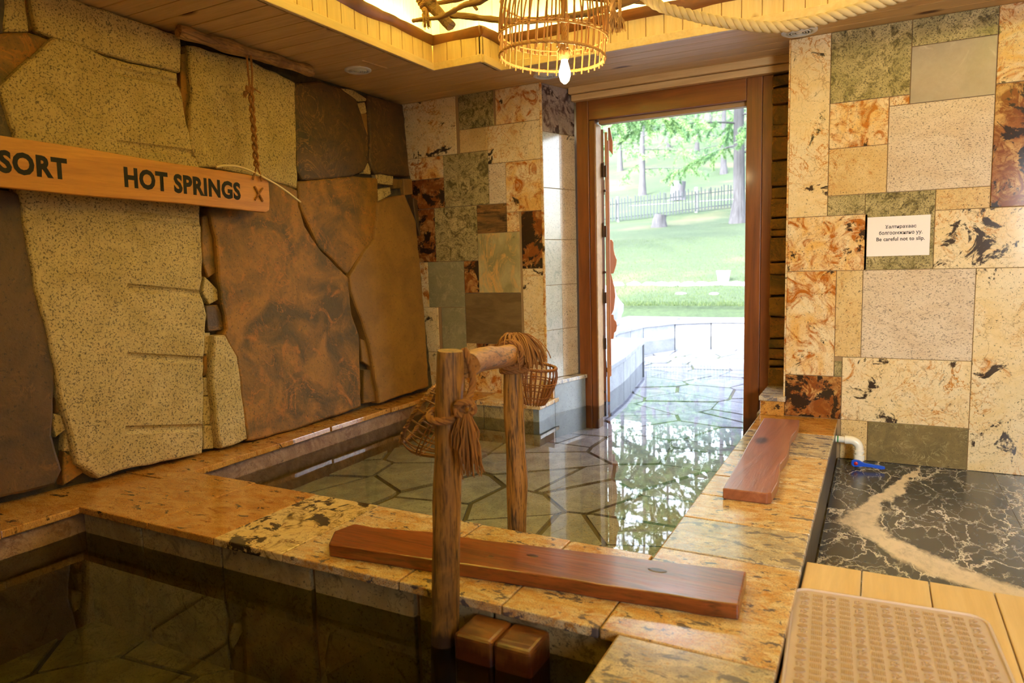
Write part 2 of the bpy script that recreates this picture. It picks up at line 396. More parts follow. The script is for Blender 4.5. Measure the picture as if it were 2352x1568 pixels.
water_dark = water('water_murky', (.52, .55, .34, 1), .08)
def marble():
    m, nt, b = newmat('marble_black'); N = NT(nt); P = N.coords(off=True, scale=(1.5, .8, 1), rot=(0, 0, .6))
    nn = N.n('ShaderNodeTexNoise'); N.l(P, nn.inputs['Vector']); nn.inputs['Scale'].default_value = 2.6; nn.inputs['Detail'].default_value = 8; nn.inputs['Roughness'].default_value = .65
    d = N.n('ShaderNodeVectorMath', operation='SCALE'); N.l(nn.outputs['Color'], d.inputs[0]); d.inputs['Scale'].default_value = .4
    ad = N.n('ShaderNodeVectorMath', operation='ADD'); N.l(P, ad.inputs[0]); N.l(d.outputs[0], ad.inputs[1])
    veins = None
    for scl, w, op in ((1.5, .012, 1), (3.6, .022, 1), (9, .035, .6)):
        vo = N.n('ShaderNodeTexVoronoi', feature='DISTANCE_TO_EDGE'); N.l(ad.outputs[0], vo.inputs['Vector']); vo.inputs['Scale'].default_value = scl
        v = N.math('MULTIPLY', N.math('MULTIPLY', N.ramp(vo.outputs['Distance'], 0, w, (1, 1, 1, 1), (0, 0, 0, 1)), N.ramp(N.noise(P, scl*.8, 4), .40, .56)), op)
        veins = v if veins is None else N.math('MAXIMUM', veins, v)
    # broad pale band sweeping diagonally
    sx = N.n('ShaderNodeSeparateXYZ'); N.l(N.coords(off=False), sx.inputs[0])
    def curve(pts):
        c = N.n('ShaderNodeFloatCurve'); cu = c.mapping.curves[0]; N.l(N.math('MULTIPLY', N.math('SUBTRACT', sx.outputs['Y'], 2.0), .5), c.inputs['Value'])
        pts = sorted(pts); cu.points[0].location = pts[0]; cu.points[1].location = pts[-1]
        for p_ in pts[1:-1]: cu.points.new(*p_)
        for p_ in cu.points: p_.handle_type = 'VECTOR'
        c.mapping.update(); return c.outputs[0]
    cen = curve([((y_-2)/2, x_+.4) for x_, y_ in [(.18, 4.0), (.16, 3.9), (.10, 3.62), (.0, 3.37), (-.04, 3.15), (.02, 3.02), (.10, 2.95), (.19, 2.84), (.32, 2.72), (.45, 2.66), (.6, 2.6)]])
    wid = curve([((y_-2)/2, w_) for w_, y_ in [(.02, 4.0), (.05, 3.7), (.06, 3.4), (.08, 3.15), (.10, 2.95), (.13, 2.8), (.16, 2.7), (.18, 2.5)]])
    dd = N.math('ABSOLUTE', N.math('SUBTRACT', N.math('SUBTRACT', N.math('ADD', sx.outputs['X'], .4), cen), N.math('MULTIPLY', N.math('SUBTRACT', N.noise(P, 5.0, 8, .68), .5), .22)))
    rt = N.math('DIVIDE', dd, wid)
    band = N.ramp(rt, .6, 1.0, (1, 1, 1, 1), (0, 0, 0, 1))
    col = N.mix(N.noise(P, 6, 5), S(38, 42, 56), S(66, 72, 90))
    col = N.mix(veins, col, S(236, 230, 226))
    col = N.mix(N.math('MULTIPLY', band, N.ramp(N.noise(P, 14, 6, .7), .3, .55, (.55, .55, .55, 1))), col, S(226, 212, 198))
    N.l(col, b.inputs['Base Color']); b.inputs['Roughness'].default_value = .22
    return m
marblem = marble()
def matmat():
    m, nt, b = newmat('mat_clear_vinyl'); N = NT(nt)
    b.inputs['Base Color'].default_value = S(236, 222, 206); b.inputs['Roughness'].default_value = .3
    out = nt.nodes['Material Output']; tr = N.n('ShaderNodeBsdfTransparent'); tr.inputs[0].default_value = (.95, .88, .8, 1)
    mx = N.n('ShaderNodeMixShader'); mx.inputs[0].default_value = .5; N.l(tr.outputs[0], mx.inputs[1]); N.l(b.outputs[0], mx.inputs[2]); N.l(mx.outputs[0], out.inputs['Surface'])
    return m
vinyl = matmat()
vinyl_pad = matmat(); vinyl_pad.name = 'mat_vinyl_pads'; vinyl_pad.node_tree.nodes['Principled BSDF'].inputs['Base Color'].default_value = S(208, 184, 152)
def grassm():
    m, nt, b = newmat('lawn'); N = NT(nt); P = N.coords(off=False)
    col = N.mix(N.ramp(N.noise(P, .5, 6, .6), .35, .65), S(54, 76, 44), S(68, 86, 50))
    col = N.mix(N.ramp(N.noise(P, 14, 6, .75), .3, .7), S(32, 50, 25), col)
    col = N.mix(N.ramp(N.noise(P, .25, 4), .55, .7), col, S(88, 88, 60))
    N.l(col, b.inputs['Base Color']); b.inputs['Roughness'].default_value = .95
    N.l(N.bump(N.noise(P, 24, 5, .8), .9, .05), b.inputs['Normal']); return m
lawnm = grassm()
def leafm(name, c1, c2):
    m, nt, b = newmat(name); N = NT(nt)
    at = N.n('ShaderNodeAttribute', attribute_name='off'); r = N.noise(at.outputs['Vector'], 3.1, 0)
    col = N.mix(N.ramp(r, .3, .7), c1, c2); N.l(col, b.inputs['Base Color']); b.inputs['Roughness'].default_value = .7
    out = nt.nodes['Material Output']; t = N.n('ShaderNodeBsdfTranslucent'); N.l(col, t.inputs[0])
    mx = N.n('ShaderNodeMixShader'); mx.inputs[0].default_value = .4; N.l(b.outputs[0], mx.inputs[1]); N.l(t.outputs[0], mx.inputs[2]); N.l(mx.outputs[0], out.inputs['Surface'])
    return m
needle = leafm('larch_needles', S(78, 116, 78), S(122, 156, 98))
grassblade = leafm('grass_blades', S(50, 74, 38), S(80, 96, 52))

# ================================================================= STRUCTURE
ZC = 2.28; YB = 4.2; YR = 4.15; XK = -.17; KZ = .22
def snap(vals, tol=.023):
    vs = sorted(vals); groups = [[vs[0]]]
    for v in vs[1:]:
        if v-groups[-1][0] < tol: groups[-1].append(v)
        else: groups.append([v])
    mp = {}
    for g in groups:
        a = sum(g)/len(g)
        for v in g: mp[v] = a
    return mp
TM = [G_gold, G_cream, G_green, G_pink, G_mist, G_brown, G_fine, G_slate, G_grey, G_wave, G_dwave, G_dots, grout, G_purple, G_light]
TI = dict(G=0, C=1, S=2, P=3, M=4, B=5, F=6, L=7, Y=8, W=9, D=10, O=11, U=13, H=14)
def tilewall(mb, rects, y, zlo, zhi, thick=.012, gap=.0016):
    xs = snap([r[0] for r in rects]+[r[2] for r in rects]); zs = snap([r[1] for r in rects]+[r[3] for r in rects])
    for x0, z0, x1, z1, t in rects:
        a, b, c, d = xs[x0], zs[z0], xs[x1], zs[z1]
        b = max(b, zlo); d = min(d, zhi)
        if d-b < .01 or c-a < .01: continue
        mb.new(TI[t]).box((a+gap, y, b+gap), (c-gap, y+thick+.01, d-gap))
def fromquads(lst, y):
    out = []
    for (x0, y0, x1, y1, t) in lst:
        a = ony(x0, y0, y); b = ony(x1, y1, y); out.append([a.x, b.z, b.x, a.z, t])
    return out
right_tiles = [(1812,50,1904,496,'C'),(1905,40,2091,215,'S'),(2095,10,2292,76,'S'),(2095,110,2286,212,'M'),(2042,222,2090,236,'G'),
 (1905,240,2040,331,'G'),(1904,343,2036,441,'F'),(2042,243,2278,426,'P'),(1903,453,1991,488,'S'),(1992,447,2142,619,'S'),(2150,433,2276,471,'F'),
 (2148,482,2500,612,'C'),(1811,498,1990,620,'G'),(2296,-60,2520,172,'G'),(2289,190,2510,470,'B'),(1810,627,1916,863,'G'),(1918,625,1974,819,'F'),
 (1976,623,2232,831,'P'),(2238,618,2560,1150,'C'),(1918,822,1932,864,'S'),(1935,820,2225,983,'C'),(1806,862,1930,962,'B'),(1932,965,1990,1085,'F'),(1992,968,2223,1095,'O')]
mb = MB(); R_ = fromquads(right_tiles, YR)
for r in R_:
    if abs(r[0]-ony(1811, 498, YR).x) < .04: r[0] = -.45
xr = max(r[2] for r in R_)
k = 0; x = xr
while x < 2.3:          # plainer tiling carries on beyond the frame
    z = 0; w = random.choice([.3, .42, .36])
    while z < 2.3:
        h = random.choice([.3, .45, .24]); R_.append([x, z, min(x+w, 2.35), z+h, random.choice('CPGFSB')]); z += h
    x += w
tilewall(mb, R_, YR, 0, ZC)
mb.new(12).box((-.45, YR+.006, -.3), (2.4, YR+.36, ZC+.7))
mb.new(0).box((-.458, YR-.002, .22), (-.449, YR+.02, ZC))       # narrow bullnose at the corner
struct(mb.build('wall_back_right', TM, bevel=.0015, seg=1), 'back wall right of the door, patchwork of polished granite tiles')

back_tiles = [(905,243,1052,350,'C'),(1051,205,1135,287,'S'),(1136,190,1239,272,'G'),(1054,303,1118,344,'F'),(1119,290,1241,365,'C'),(925,369,1018,411,'G'),
 (930,413,1020,477,'B'),(1019,359,1123,467,'S'),(1122,376,1161,464,'P'),(1162,373,1244,484,'G'),(930,485,998,600,'B'),(998,480,1097,597,'S'),(1096,472,1163,533,'D'),
 (1164,486,1195,531,'G'),(1098,537,1197,672,'W'),(1197,486,1249,615,'B'),(940,605,984,705,'G'),(984,603,1065,703,'Y'),(1067,599,1098,671,'B'),(1069,675,1200,787,'L'),
 (1199,618,1256,815,'C'),(940,707,1012,806,'C'),(1013,707,1071,805,'Y'),(1072,790,1094,812,'F'),(1095,790,1198,812,'B'),(940,808,1060,935,'C'),(1062,814,1150,935,'G'),(1151,814,1200,935,'F'),(1201,818,1257,940,'G')]
mb = MB(); B_ = fromquads(back_tiles, YB)
tilewall(mb, B_, YB, .2, ZC)
mb.new(12).box((-3.35, YB+.006, -.6), (-1.975, YB+.5, ZC+.7))
mb.new(0).box((-1.976, YB-.004, .22), (-1.962, YB+.02, ZC))
struct(mb.build('wall_back_left', TM, bevel=.0015, seg=1), 'back wall left of the door, patchwork of amber granite tiles')

# tiled reveal between the back wall and the door frame
p0, p1 = V((-1.965, YB, 0)), V((-1.865, 4.52, 0)); dv = (p1-p0); Ld = dv.length; an = math.atan2(dv.y, dv.x)
T = Matrix.Translation(p0) @ Matrix.Rotation(an, 4, 'Z')
mb = MB(); zl = [.335, .666, .97, 1.274, 1.613, 1.975, ZC]
for (a, b), ty in zip(zip(zl, zl[1:]), ['H', 'H', 'H', 'H', 'H', 'U']):
    mb.new(TI[ty]).box((.002, 0, a+.0015), (Ld*.52, .02, b-.0015), T)
    mb.new(TI[ty if ty == 'U' else 'P']).box((Ld*.52+.0015, 0, a+.0015), (Ld, .02, b-.0015), T)
mb.new(12).box((.005, .006, -.3), (Ld+.0, .1, ZC+.02), T)
struct(mb.build('wall_door_reveal_left', TM, bevel=.0015, seg=1), 'tiled side of the doorway recess')
# stacked stone strip right of the door frame
mb = MB(); z = .2
while z < 2.2:
    h = random.uniform(.04, .16); mb.new(0)
    pts = [(-.585, z+.003), (-.44, z+.003+random.uniform(-.01, .01)), (-.44, z+h-.004), (-.585, z+h-.004+random.uniform(-.01, .01))]
    d = random.uniform(0, .035)
    mb.add([V((x, 4.47+d, q)) for x, q in pts]+[V((x, 4.62, q)) for x, q in pts], [(0, 1, 2, 3), (0, 4, 5, 1), (1, 5, 6, 2), (2, 6, 7, 3), (3, 7, 4, 0)]); z += h
mb.new(1).box((-.6, 4.52, -.3), (-.3, 4.7, 2.9))
struct(mb.build('wall_door_reveal_right', [R_brown, mortar], bevel=.008), 'strip of stacked brown stone beside the door frame')
# the wall above and around the door, out of sight shell
mb = MB(); sh = plain('plaster_shell', S(170, 140, 96), .9)
mb.box((-3.35, 4.75, -.6), (-1.87, 4.95, 3.0)).box((-.56, 4.71, -.6), (2.4, 4.95, 3.0)).box((-1.9, 4.62, 2.2), (-.55, 4.95, 3.0))
mb.box((-.3, 4.5, -.6), (2.4, 4.72, 3.0)).box((-1.96, 4.52, 2.2), (-.44, 4.65, 3.0)).box((-3.35, 4.55, -.6), (-1.9, 4.76, 3.0))
struct(mb.build('wall_outer', sh))
mb = MB()   # right wall with its window opening, behind the camera
mb.box((2.2, -1.75, -.6), (2.4, -1.45, 3.0)).box((2.2, -.35, -.6), (2.4, 4.2, 3.0)).box((2.2, -1.45, -.6), (2.4, -.35, .95)).box((2.2, -1.45, 2.05), (2.4, -.35, 3.0))
struct(mb.build('wall_right', G_fine))
mb = MB(); mb.box((-3.5, -1.9, -.6), (2.4, -1.7, 3.0)); struct(mb.build('wall_front', G_fine))
wf = thing('window_1', None, None, (2.3, -.9, .95)); struct(wf)
mb = MB(); mb.box((2.25, -1.45, .95), (2.31, -1.4, 2.05)).box((2.25, -.4, .95), (2.31, -.35, 2.05)).box((2.25, -1.4, .95), (2.31, -.4, 1.0)).box((2.25, -1.4, 2.0), (2.31, -.4, 2.05)).box((2.25, -.925, 1.0), (2.31, -.875, 2.0))
mb.build('window_frame', W_frame, wf)
gm, nt, b = newmat('window_glass'); N = NT(nt); tr = N.n('ShaderNodeBsdfTransparent'); gl = N.n('ShaderNodeBsdfGlossy'); gl.inputs['Roughness'].default_value = 0
fr = N.n('ShaderNodeFresnel'); mx = N.n('ShaderNodeMixShader'); N.l(fr.outputs[0], mx.inputs[0]); N.l(tr.outputs[0], mx.inputs[1]); N.l(gl.outputs[0], mx.inputs[2]); N.l(mx.outputs[0], nt.nodes['Material Output'].inputs['Surface'])
mb = MB(); mb.box((2.277, -1.4, 1.0), (2.283, -.4, 2.0)); mb.build('glass', gm, wf)

# ---- left rock wall
def xl(y, z):
    ys = [1.2, 2.2, 3.6, 4.2]; xs = [-3.13, -2.96, -2.885, -2.875]
    if y <= ys[0]: xb = xs[0]
    elif y >= ys[-1]: xb = xs[-1]
    else:
        for i in range(3):
            if ys[i] <= y <= ys[i+1]: t = (y-ys[i])/(ys[i+1]-ys[i]); xb = xs[i]*(1-t)+xs[i+1]*t
    t = max(0, min(1, z/2.28)); xt = -3.09+.035*max(0, min(1, (y-1.8)/2.4))
    return xb*(1-t)+xt*t
def onwall(px, py, t=.04):
    x = -3.0
    for _ in range(12): p = onx(px, py, x); x = xl(p.y, p.z)+t
    return onx(px, py, x)
mb = MB(); ny, nz = 110, 44
vs = []
for i in range(ny+1):
    for j in range(nz+1):
        y = -1.8+(4.3+1.8)*i/ny; z = -.3+(2.36+.3)*j/nz
        n = mnoise.fractal(V((0, y*9, z*9)), 1, 2, 4)*.018
        vs.append(V((xl(y, z)-.012+n, y, z)))
fs = [(i*(nz+1)+j, (i+1)*(nz+1)+j, (i+1)*(nz+1)+j+1, i*(nz+1)+j+1) for i in range(ny) for j in range(nz)]
mb.add(vs, fs); mb.box((-3.5, -1.8, -.6), (-3.2, 4.7, 3.0))
wl = mb.build('wall_left', mortar, smooth=True); struct(wl, 'rock wall of big fitted boulders in dark mortar')
def stone(poly, mat, t=.045, lab=None, wob=.007, edge=.012, pix=True, ob='rock'):
    P = [onwall(a, b, t) for a, b in poly] if pix else poly
    q = []
    for a, b in zip(P, P[1:]+P[:1]):
        n = max(1, int((b-a).length/.03))
        for k in range(n):
            p = a+(b-a)*k/n; e = mnoise.noise_vector(p*14)*wob*(1 if n > 1 else .3)
            q.append((p.y+e.y, p.z+e.z))
    n = len(q)
    area = sum(q[i][0]*q[(i+1) % n][1]-q[(i+1) % n][0]*q[i][1] for i in range(n))
    if area < 0: q = q[::-1]
    nor = []
    for i in range(n):
        dx = q[(i+1) % n][0]-q[i-1][0]; dz = q[(i+1) % n][1]-q[i-1][1]; L = math.hypot(dx, dz) or 1
        nor.append((-dz/L, dx/L))
    mb = MB().new(0)
    rings = []
    for ins, dep in ((-edge*.9, -.05), (-edge*.9, t-edge*1.2), (-edge*.5, t-edge*.35), (edge*.2, t)):
        rings.append([V((xl(y+nn[0]*ins, z+nn[1]*ins)+dep, y+nn[0]*ins, z+nn[1]*ins)) for (y, z), nn in zip(q, nor)])
    vs = [p for r in rings for p in r]
    fs = [list(range(n))[::-1]]
    for r in range(3):
        for i in range(n): fs.append((r*n+i, r*n+(i+1) % n, (r+1)*n+(i+1) % n, (r+1)*n+i))
    fs.append([3*n+i for i in range(n)])
    mb.add(vs, fs); o = mb.build(ob, mat, wl, tri=True)
    bm = bmesh.new(); bm.from_mesh(o.data)     # soft relief on the front
    top = [f for f in bm.faces if all(abs(v.co.x-(xl(v.co.y, v.co.z)+t)) < 1e-4 for v in f.verts)]
    bm.to_mesh(o.data); bm.free()
    for f in o.data.polygons: f.use_smooth = False
    if lab: o['label'] = lab
    return o
granite_main = stone([(126,92),(170,98),(245,134),(330,156),(405,170),(406,190),(415,214),(425,283),(436,318),(440,345),(455,379),(457,497),(463,597),(462,640),(456,666),(472,724),(466,815),(464,923),(464,1037),(420,1048),(290,1072),(228,1092),(182,1064),(166,989),(141,902),(124,807),(112,757),(87,666),(70,571),(50,440),(38,306),(2,201)], R_grey, .06, 'pale speckled granite slab scored with drill grooves')
stone([(72,-34),(240,26),(413,86),(413,160),(306,136),(165,94),(90,69)], R_grey, .055, 'long pale granite piece under the ceiling')
stone([(438,108),(574,142),(676,190),(681,429),(612,406),(490,379),(459,379),(440,326),(445,214)], R_grey, .065, 'pale granite slab behind the hanging rope')
stone([(680,196),(736,190),(784,206),(818,230),(845,316),(846,367),(838,388),(808,403),(697,410),(686,393)], R_dark, .05, 'dark brown rock')
stone([(848,222),(925,243),(937,371),(942,403),(864,396),(857,384),(850,364),(853,316)], R_dark, .05, 'dark rock streaked with pale veins')
stone([(684,419),(808,409),(866,412),(867,462),(861,547),(838,570),(798,626),(736,566),(694,480)], R_brown, .045)
stone([(484,480),(500,392),(612,414),(682,438),(684,474),(700,522),(736,578),(798,638),(806,721),(824,770),(828,931),(673,985),(572,1009),(560,927),(547,820),(518,768),(524,757),(508,650),(499,547)], R_brown, .055, 'large rusty brown boulder face')
stone([(930,449),(954,507),(974,712),(984,885),(874,922),(854,797),(831,726),(809,668),(805,637),(841,576),(864,552),(871,467)], R_ochre, .06, 'ochre boulder beside the tiled wall')
stone([(494,775),(517,773),(543,820),(556,927),(566,1006),(510,1027),(492,891)], R_grey, .07, 'pale wedge of granite')
stone([(-60,430),(45,450),(56,540),(84,670),(110,770),(124,850),(120,920),(116,1000),(138,1080),(126,1108),(60,1128),(-60,1150)], R_dark, .05, 'dark rusty boulder')
stone([(-30,82),(66,80),(118,96),(0,192),(-60,230)], R_brown, .04); stone([(-60,235),(-6,205),(34,308),(42,425),(-60,420)], R_dark, .045)
stone([(12,-20),(54,-14),(63,68),(12,70)], R_grey, .03); stone([(60,-22),(70,-16),(88,60),(70,68)], R_brown, .03); stone([(-60,-60),(4,-40),(6,72),(-60,76)], R_dark, .04)
for poly, mt in [([(466,500),(484,490),(494,545),(500,620),(480,636),(467,600)], R_brown), ([(472,637),(512,680),(482,697),(468,672)], R_grey), ([(474,704),(500,702),(522,756),(480,760)], R_dark),
                 ([(471,766),(482,766),(482,810),(470,812)], R_grey), ([(470,818),(478,818),(479,860),(470,862)], R_brown), ([(469,868),(479,868),(479,905),(468,908)], R_grey), ([(468,912),(482,912),(482,972),(469,974)], R_grey), ([(470,978),(486,978),(490,1028),(471,1030)], R_grey),
                 ([(864,398),(903,405),(902,424),(869,419)], R_grey), ([(869,437),(896,431),(898,445),(870,461)], R_grey), ([(928,412),(946,412),(948,444),(930,446)], R_ochre), ([(905,412),(924,414),(922,430),(906,432)], R_brown),
                 ([(829,779),(847,788),(861,846),(834,829)], R_ochre), ([(837,851),(865,851),(872,918),(836,925)], R_brown), ([(838,376),(851,376),(851,399),(838,397)], R_grey), ([(820,240),(838,236),(842,258),(826,262)], R_grey), ([(784,204),(812,208),(846,230),(822,232)], R_grey),
                 ([(828,262),(842,262),(850,312),(846,312)], R_ochre), ([(124,952),(155,958),(152,984),(130,1002)], R_grey), ([(154,990),(169,1018),(166,1034),(149,1034)], R_grey), ([(149,1039),(182,1060),(190,1085),(149,1112)], R_brown), ([(130,890),(142,905),(152,946),(132,946)], R_brown),
                 ([(418,125),(436,122),(442,210),(430,300),(418,215)], R_brown), ([(950,455),(958,460),(966,540),(956,505)], R_dark), ([(696,480),(704,492),(742,560),(790,620),(735,562),(706,515)], R_brown)]:
    stone(poly, mt, .03, wob=.003, edge=.006, ob='small_stone')
for (ya, yb2, za, zb) in [(-1.7,-.9,.2,1.2),(-1.7,-.7,1.25,2.2),(-.85,.1,.2,1.1),(-.65,.3,1.15,2.2),(.15,.95,.2,1.3),(.35,.95,1.35,2.2)]:   # rocks beyond the frame
    stone([V((0, ya, za)), V((0, yb2, za+.05)), V((0, yb2-.06, zb)), V((0, ya+.05, zb-.04))], random.choice([R_grey, R_dark, R_brown]), .05, pix=False)
# drill grooves cut in the granite slab
cut = MB()
for (x0, y0, x1, y1) in [(272,330,443,352),(290,492,456,510),(295,660,470,676),(295,818,474,828),(290,988,474,982),(262,160,405,190)]:
    a, b2 = onwall(x0, y0, .068), onwall(x1, y1, .068); cut.tube([a, a+(b2-a)*1.06], .022, 14)
co = cut.build('cutter', mortar)
bo = granite_main.modifiers.new('cut', 'BOOLEAN'); bo.object = co; bo.operation = 'DIFFERENCE'; bo.solver = 'EXACT'
bpy.context.view_layer.update()
dg = bpy.context.evaluated_depsgraph_get()
me = D.meshes.new_from_object(granite_main.evaluated_get(dg)); granite_main.modifiers.clear(); granite_main.data = me
D.objects.remove(co)

# ---- ceiling
RX0, RX1, RY0, RY1 = -2.39, .95, .1, 3.82
def ceil_boards(mb, x0, x1, y0, y1, pitch=.118):
    y = y0
    while y < y1-.01:
        e = min(y+pitch, y1); mb.new(0).box((x0, y+.0024, ZC), (x1, e-.0024, ZC+.02)); y = e
mb = MB()
NX = -2.052; NY0 = 3.6
ceil_boards(mb, -3.3, 2.3, RY1, 4.75)
ceil_boards(mb, -3.3, 2.3, -1.75, RY0)
ceil_boards(mb, -3.3, RX0, RY0, NY0); ceil_boards(mb, RX1, 2.3, RY0, RY1)
ceil_boards(mb, -3.3, NX, NY0, RY1)
for (a, b2) in (((-3.3, -1.75), (RX0, 4.8)), ((RX0, RY1), (2.3, 4.8)), ((RX1, -1.75), (2.3, RY1)), ((RX0, -1.75), (RX1, RY0)), ((RX0, NY0), (NX, RY1))):
    mb.new(1, False).box((a[0], a[1], ZC+.008), (b2[0], b2[1], ZC+.03))
cl = mb.build('ceiling', [W_ceil, plain('ceiling_gap', S(70, 46, 24), .9)], bevel=.0015, seg=1); struct(cl, 'low pine board ceiling')
# recess: fascia boards, base moulding, live-edge ledge, cove walls, upper ceiling
FZ = 2.46
segs = [((RX0, RY0), (RX0, NY0)), ((RX0, NY0), (NX, NY0)), ((NX, NY0), (NX, RY1)), ((NX, RY1), (RX1, RY1)), ((RX1, RY1), (RX1, RY0)), ((RX1, RY0), (RX0, RY0))]
fb = MB(); mo = MB(); 
ledges = []
for (a, b2) in segs:
    a3, b3 = V((a[0], a[1], 0)), V((b2[0], b2[1], 0)); d = (b3-a3); L = d.length; ang = math.atan2(d.y, d.x)
    T = Matrix.Translation(a3) @ Matrix.Rotation(ang, 4, 'Z')      # +y is outward for this winding (left side = outside)
    x = 0
    while x < L-.005:
        e = min(x+.1, L); fb.new(0).box((x+.0022, 0, ZC+.0), (e-.0022, .014, FZ), T); fb.new(0).box((x, .008, ZC), (e, .02, FZ), T); x = e
    mo.new(0).box((0, -.016, ZC-.004), (L, .006, ZC+.04), T)
    lm = MB().new(0); n = max(2, int(L/.05)); outer = []; innr = []
    for i in range(n+1):
        xx = L*i/n; w = .022+.02*mnoise.noise(V((xx*5+a[0]*3, a[1]*7, 3)))+.012*mnoise.noise(V((xx*17, a[0], 1)))
        hh = .036+.016*mnoise.noise(V((xx*4+9, a[1], 5)))
        outer.append([V((xx, .10, FZ)), V((xx, .10, FZ+.02)), V((xx, -w+.012, FZ+.02)), V((xx, -w-.006, FZ+.012)), V((xx, -w+.004, FZ-hh*.6)), V((xx, .0, FZ-hh))])
    vs = [T @ p for r in outer for p in r]; m6 = 6
    fs = [(i*m6+k, (i+1)*m6+k, (i+1)*m6+(k+1) % m6, i*m6+(k+1) % m6) for i in range(n) for k in range(m6)]+[list(range(6)), [n*m6+k for k in range(6)][::-1]]
    lm.add(vs, fs); ledges.append((lm, abs(d.x) > abs(d.y)))
struct(fb.build('trim_1', W_facia, bevel=.002, seg=1), 'upright pine boards lining the ceiling recess')
struct(mo.build('trim_2', W_trimy, bevel=.003), 'pine moulding around the ceiling recess')
for i, (lm, isx) in enumerate(ledges):
    struct(lm.build('trim_%d' % (3+i), W_edgex if isx else W_edge, smooth=True, angle=50), 'live edge wooden ledge of the ceiling recess')
cv = MB(); CO = .24; ZT = 2.92
def boardrow(mb, a, b2, z0, z1):
    a3, b3 = V((a[0], a[1], 0)), V((b2[0], b2[1], 0)); d = (b3-a3); L = d.length; T = Matrix.Translation(a3) @ Matrix.Rotation(math.atan2(d.y, d.x), 4, 'Z')
    x = 0
    while x < L-.005:
        e = min(x+.1, L); mb.new(0).box((x+.001, 0, z0), (e-.001, .014, z1), T); x = e
    mb.new(0).box((0, .01, z0), (L, .03, z1), T)
X0, X1, Y0, Y1 = RX0-CO, RX1+CO, RY0-CO, RY1+CO
for a, b2 in (((X0, Y0), (X0, Y1)), ((X0, Y1), (X1, Y1)), ((X1, Y1), (X1, Y0)), ((X1, Y0), (X0, Y0))): boardrow(cv, a, b2, ZC+.02, ZT)
for i in range(30):
    y = Y0+(Y1-Y0)*i/30; cv.new(0).box((X0, y+.001, ZT), (X1, y+(Y1-Y0)/30-.001, ZT+.03))
struct(cv.build('ceiling_recess', W_facia), 'glowing upper part of the ceiling recess')
mb = MB(); mb.box((-3.5, -1.9, 3.0), (2.4, 4.97, 3.1)); struct(mb.build('ceiling_outer', sh))
# pine boards above the door frame
mb = MB().new(0); mb.box((-1.86, 4.455, 2.195), (-.45, 4.53, 2.235)).new(0).box((-1.87, 4.43, 2.238), (-.45, 4.53, 2.281))
struct(mb.build('trim_9', W_ceil, bevel=.003), 'pine moulding above the door frame')

# ---- floors
def clip(poly, nx, ny, c):
    out = []
    for i in range(len(poly)):
        p, q = poly[i], poly[(i+1) % len(poly)]; dp = nx*p[0]+ny*p[1]-c; dq = nx*q[0]+ny*q[1]-c
        if dp <= 0: out.append(p)
        if dp*dq < 0: t = dp/(dp-dq); out.append((p[0]+(q[0]-p[0])*t, p[1]+(q[1]-p[1])*t))
    return out
def flags(mb, x0, x1, y0, y1, z, cell, gap=.012, seed=1, small=.25):
    rg = random.Random(seed); pts = []
    nx, ny2 = int((x1-x0)/cell), int((y1-y0)/cell)
    for i in range(-1, nx+2):
        for j in range(-1, ny2+2):
            pts.append((x0+(i+.5+rg.uniform(-.42, .42))*cell, y0+(j+.5+rg.uniform(-.42, .42))*cell))
            if rg.random() < small: pts.append((x0+(i+rg.random())*cell, y0+(j+rg.random())*cell))
    for p in pts:
        poly = [(x0, y0), (x1, y0), (x1, y1), (x0, y1)]
        for q in pts:
            if q is p: continue
            dx, dy = q[0]-p[0], q[1]-p[1]; L = math.hypot(dx, dy)
            if L > cell*3.2 or L < 1e-6: continue
            nx_, ny_ = dx/L, dy/L; g = gap*rg.uniform(.4, 1.3)
            poly = clip(poly, nx_, ny_, nx_*(p[0]+q[0])/2+ny_*(p[1]+q[1])/2-g)
            if len(poly) < 3: break
        if len(poly) >= 3:
            mb.new(0).prism(poly, z-.05, z+rg.uniform(-.004, .004))
mb = MB(); flags(mb, -3.1, 2.0, 1.8, 9.6, -.05, .5, .015, 12, .45)
mb.new(1).box((-3.3, 1.75, -.12), (2.2, 9.8, -.062))
struct(mb.build('floor_far_pool', [G_flag, plain('flag_joint', S(96, 84, 66), .9)], bevel=.004, seg=1), 'flagstone bottom of the clear pool')
mb = MB(); flags(mb, -3.0, -.4, -1.7, 1.7, -.26, .55, .014, 9)
mb.new(1).box((-3.2, -1.75, -.4), (-.3, 1.8, -.272))
struct(mb.build('floor_near_pool', [G_side, plain('flag_joint_dark', S(50, 42, 30), .9)], bevel=.004, seg=1), 'stone bottom of the dark pool')
mb = MB(); ym = 4.16
for (a, b2, c, d) in [(-.17, .545, 2.15, 3.3), (-.17, .545, 3.3, 4.16), (.545, 1.35, 2.15, 3.3), (.545, 1.35, 3.3, 4.16), (1.35, 2.2, 2.15, 3.3), (1.35, 2.2, 3.3, 4.16)]:
    mb.new(0).box((a+.001, c+.001, -.03), (b2-.001, d-.001, 0))
mb.new(1).box((-.17, -1.7, -.1), (2.2, 4.2, -.003))
struct(mb.build('floor', [marblem, plain('marble_joint', S(150, 120, 70), .7)]), 'black marble floor with white veins')
mb = MB()
xs = [-.168, -.017, .152, .304, .46, .62, .78, .94, 1.1, 1.26, 1.42, 1.58, 1.74, 1.9, 2.06, 2.195]
for a, b2 in zip(xs, xs[1:]): mb.new(0).box((a+.0015, -1.65, .17), (b2-.0015, 2.19, .198))
dk = mb.build('wooden_deck', [W_deck, W_frame], bevel=.003); tag(dk, 'pale pine board deck on the right beside the pool kerb', 'deck'); origin_base(dk)
th = dk
mb = MB().new(0)
for x in (-.1, .7, 1.4, 2.1): mb.box((x, -1.6, 0.0), (x+.06, 2.15, .17))
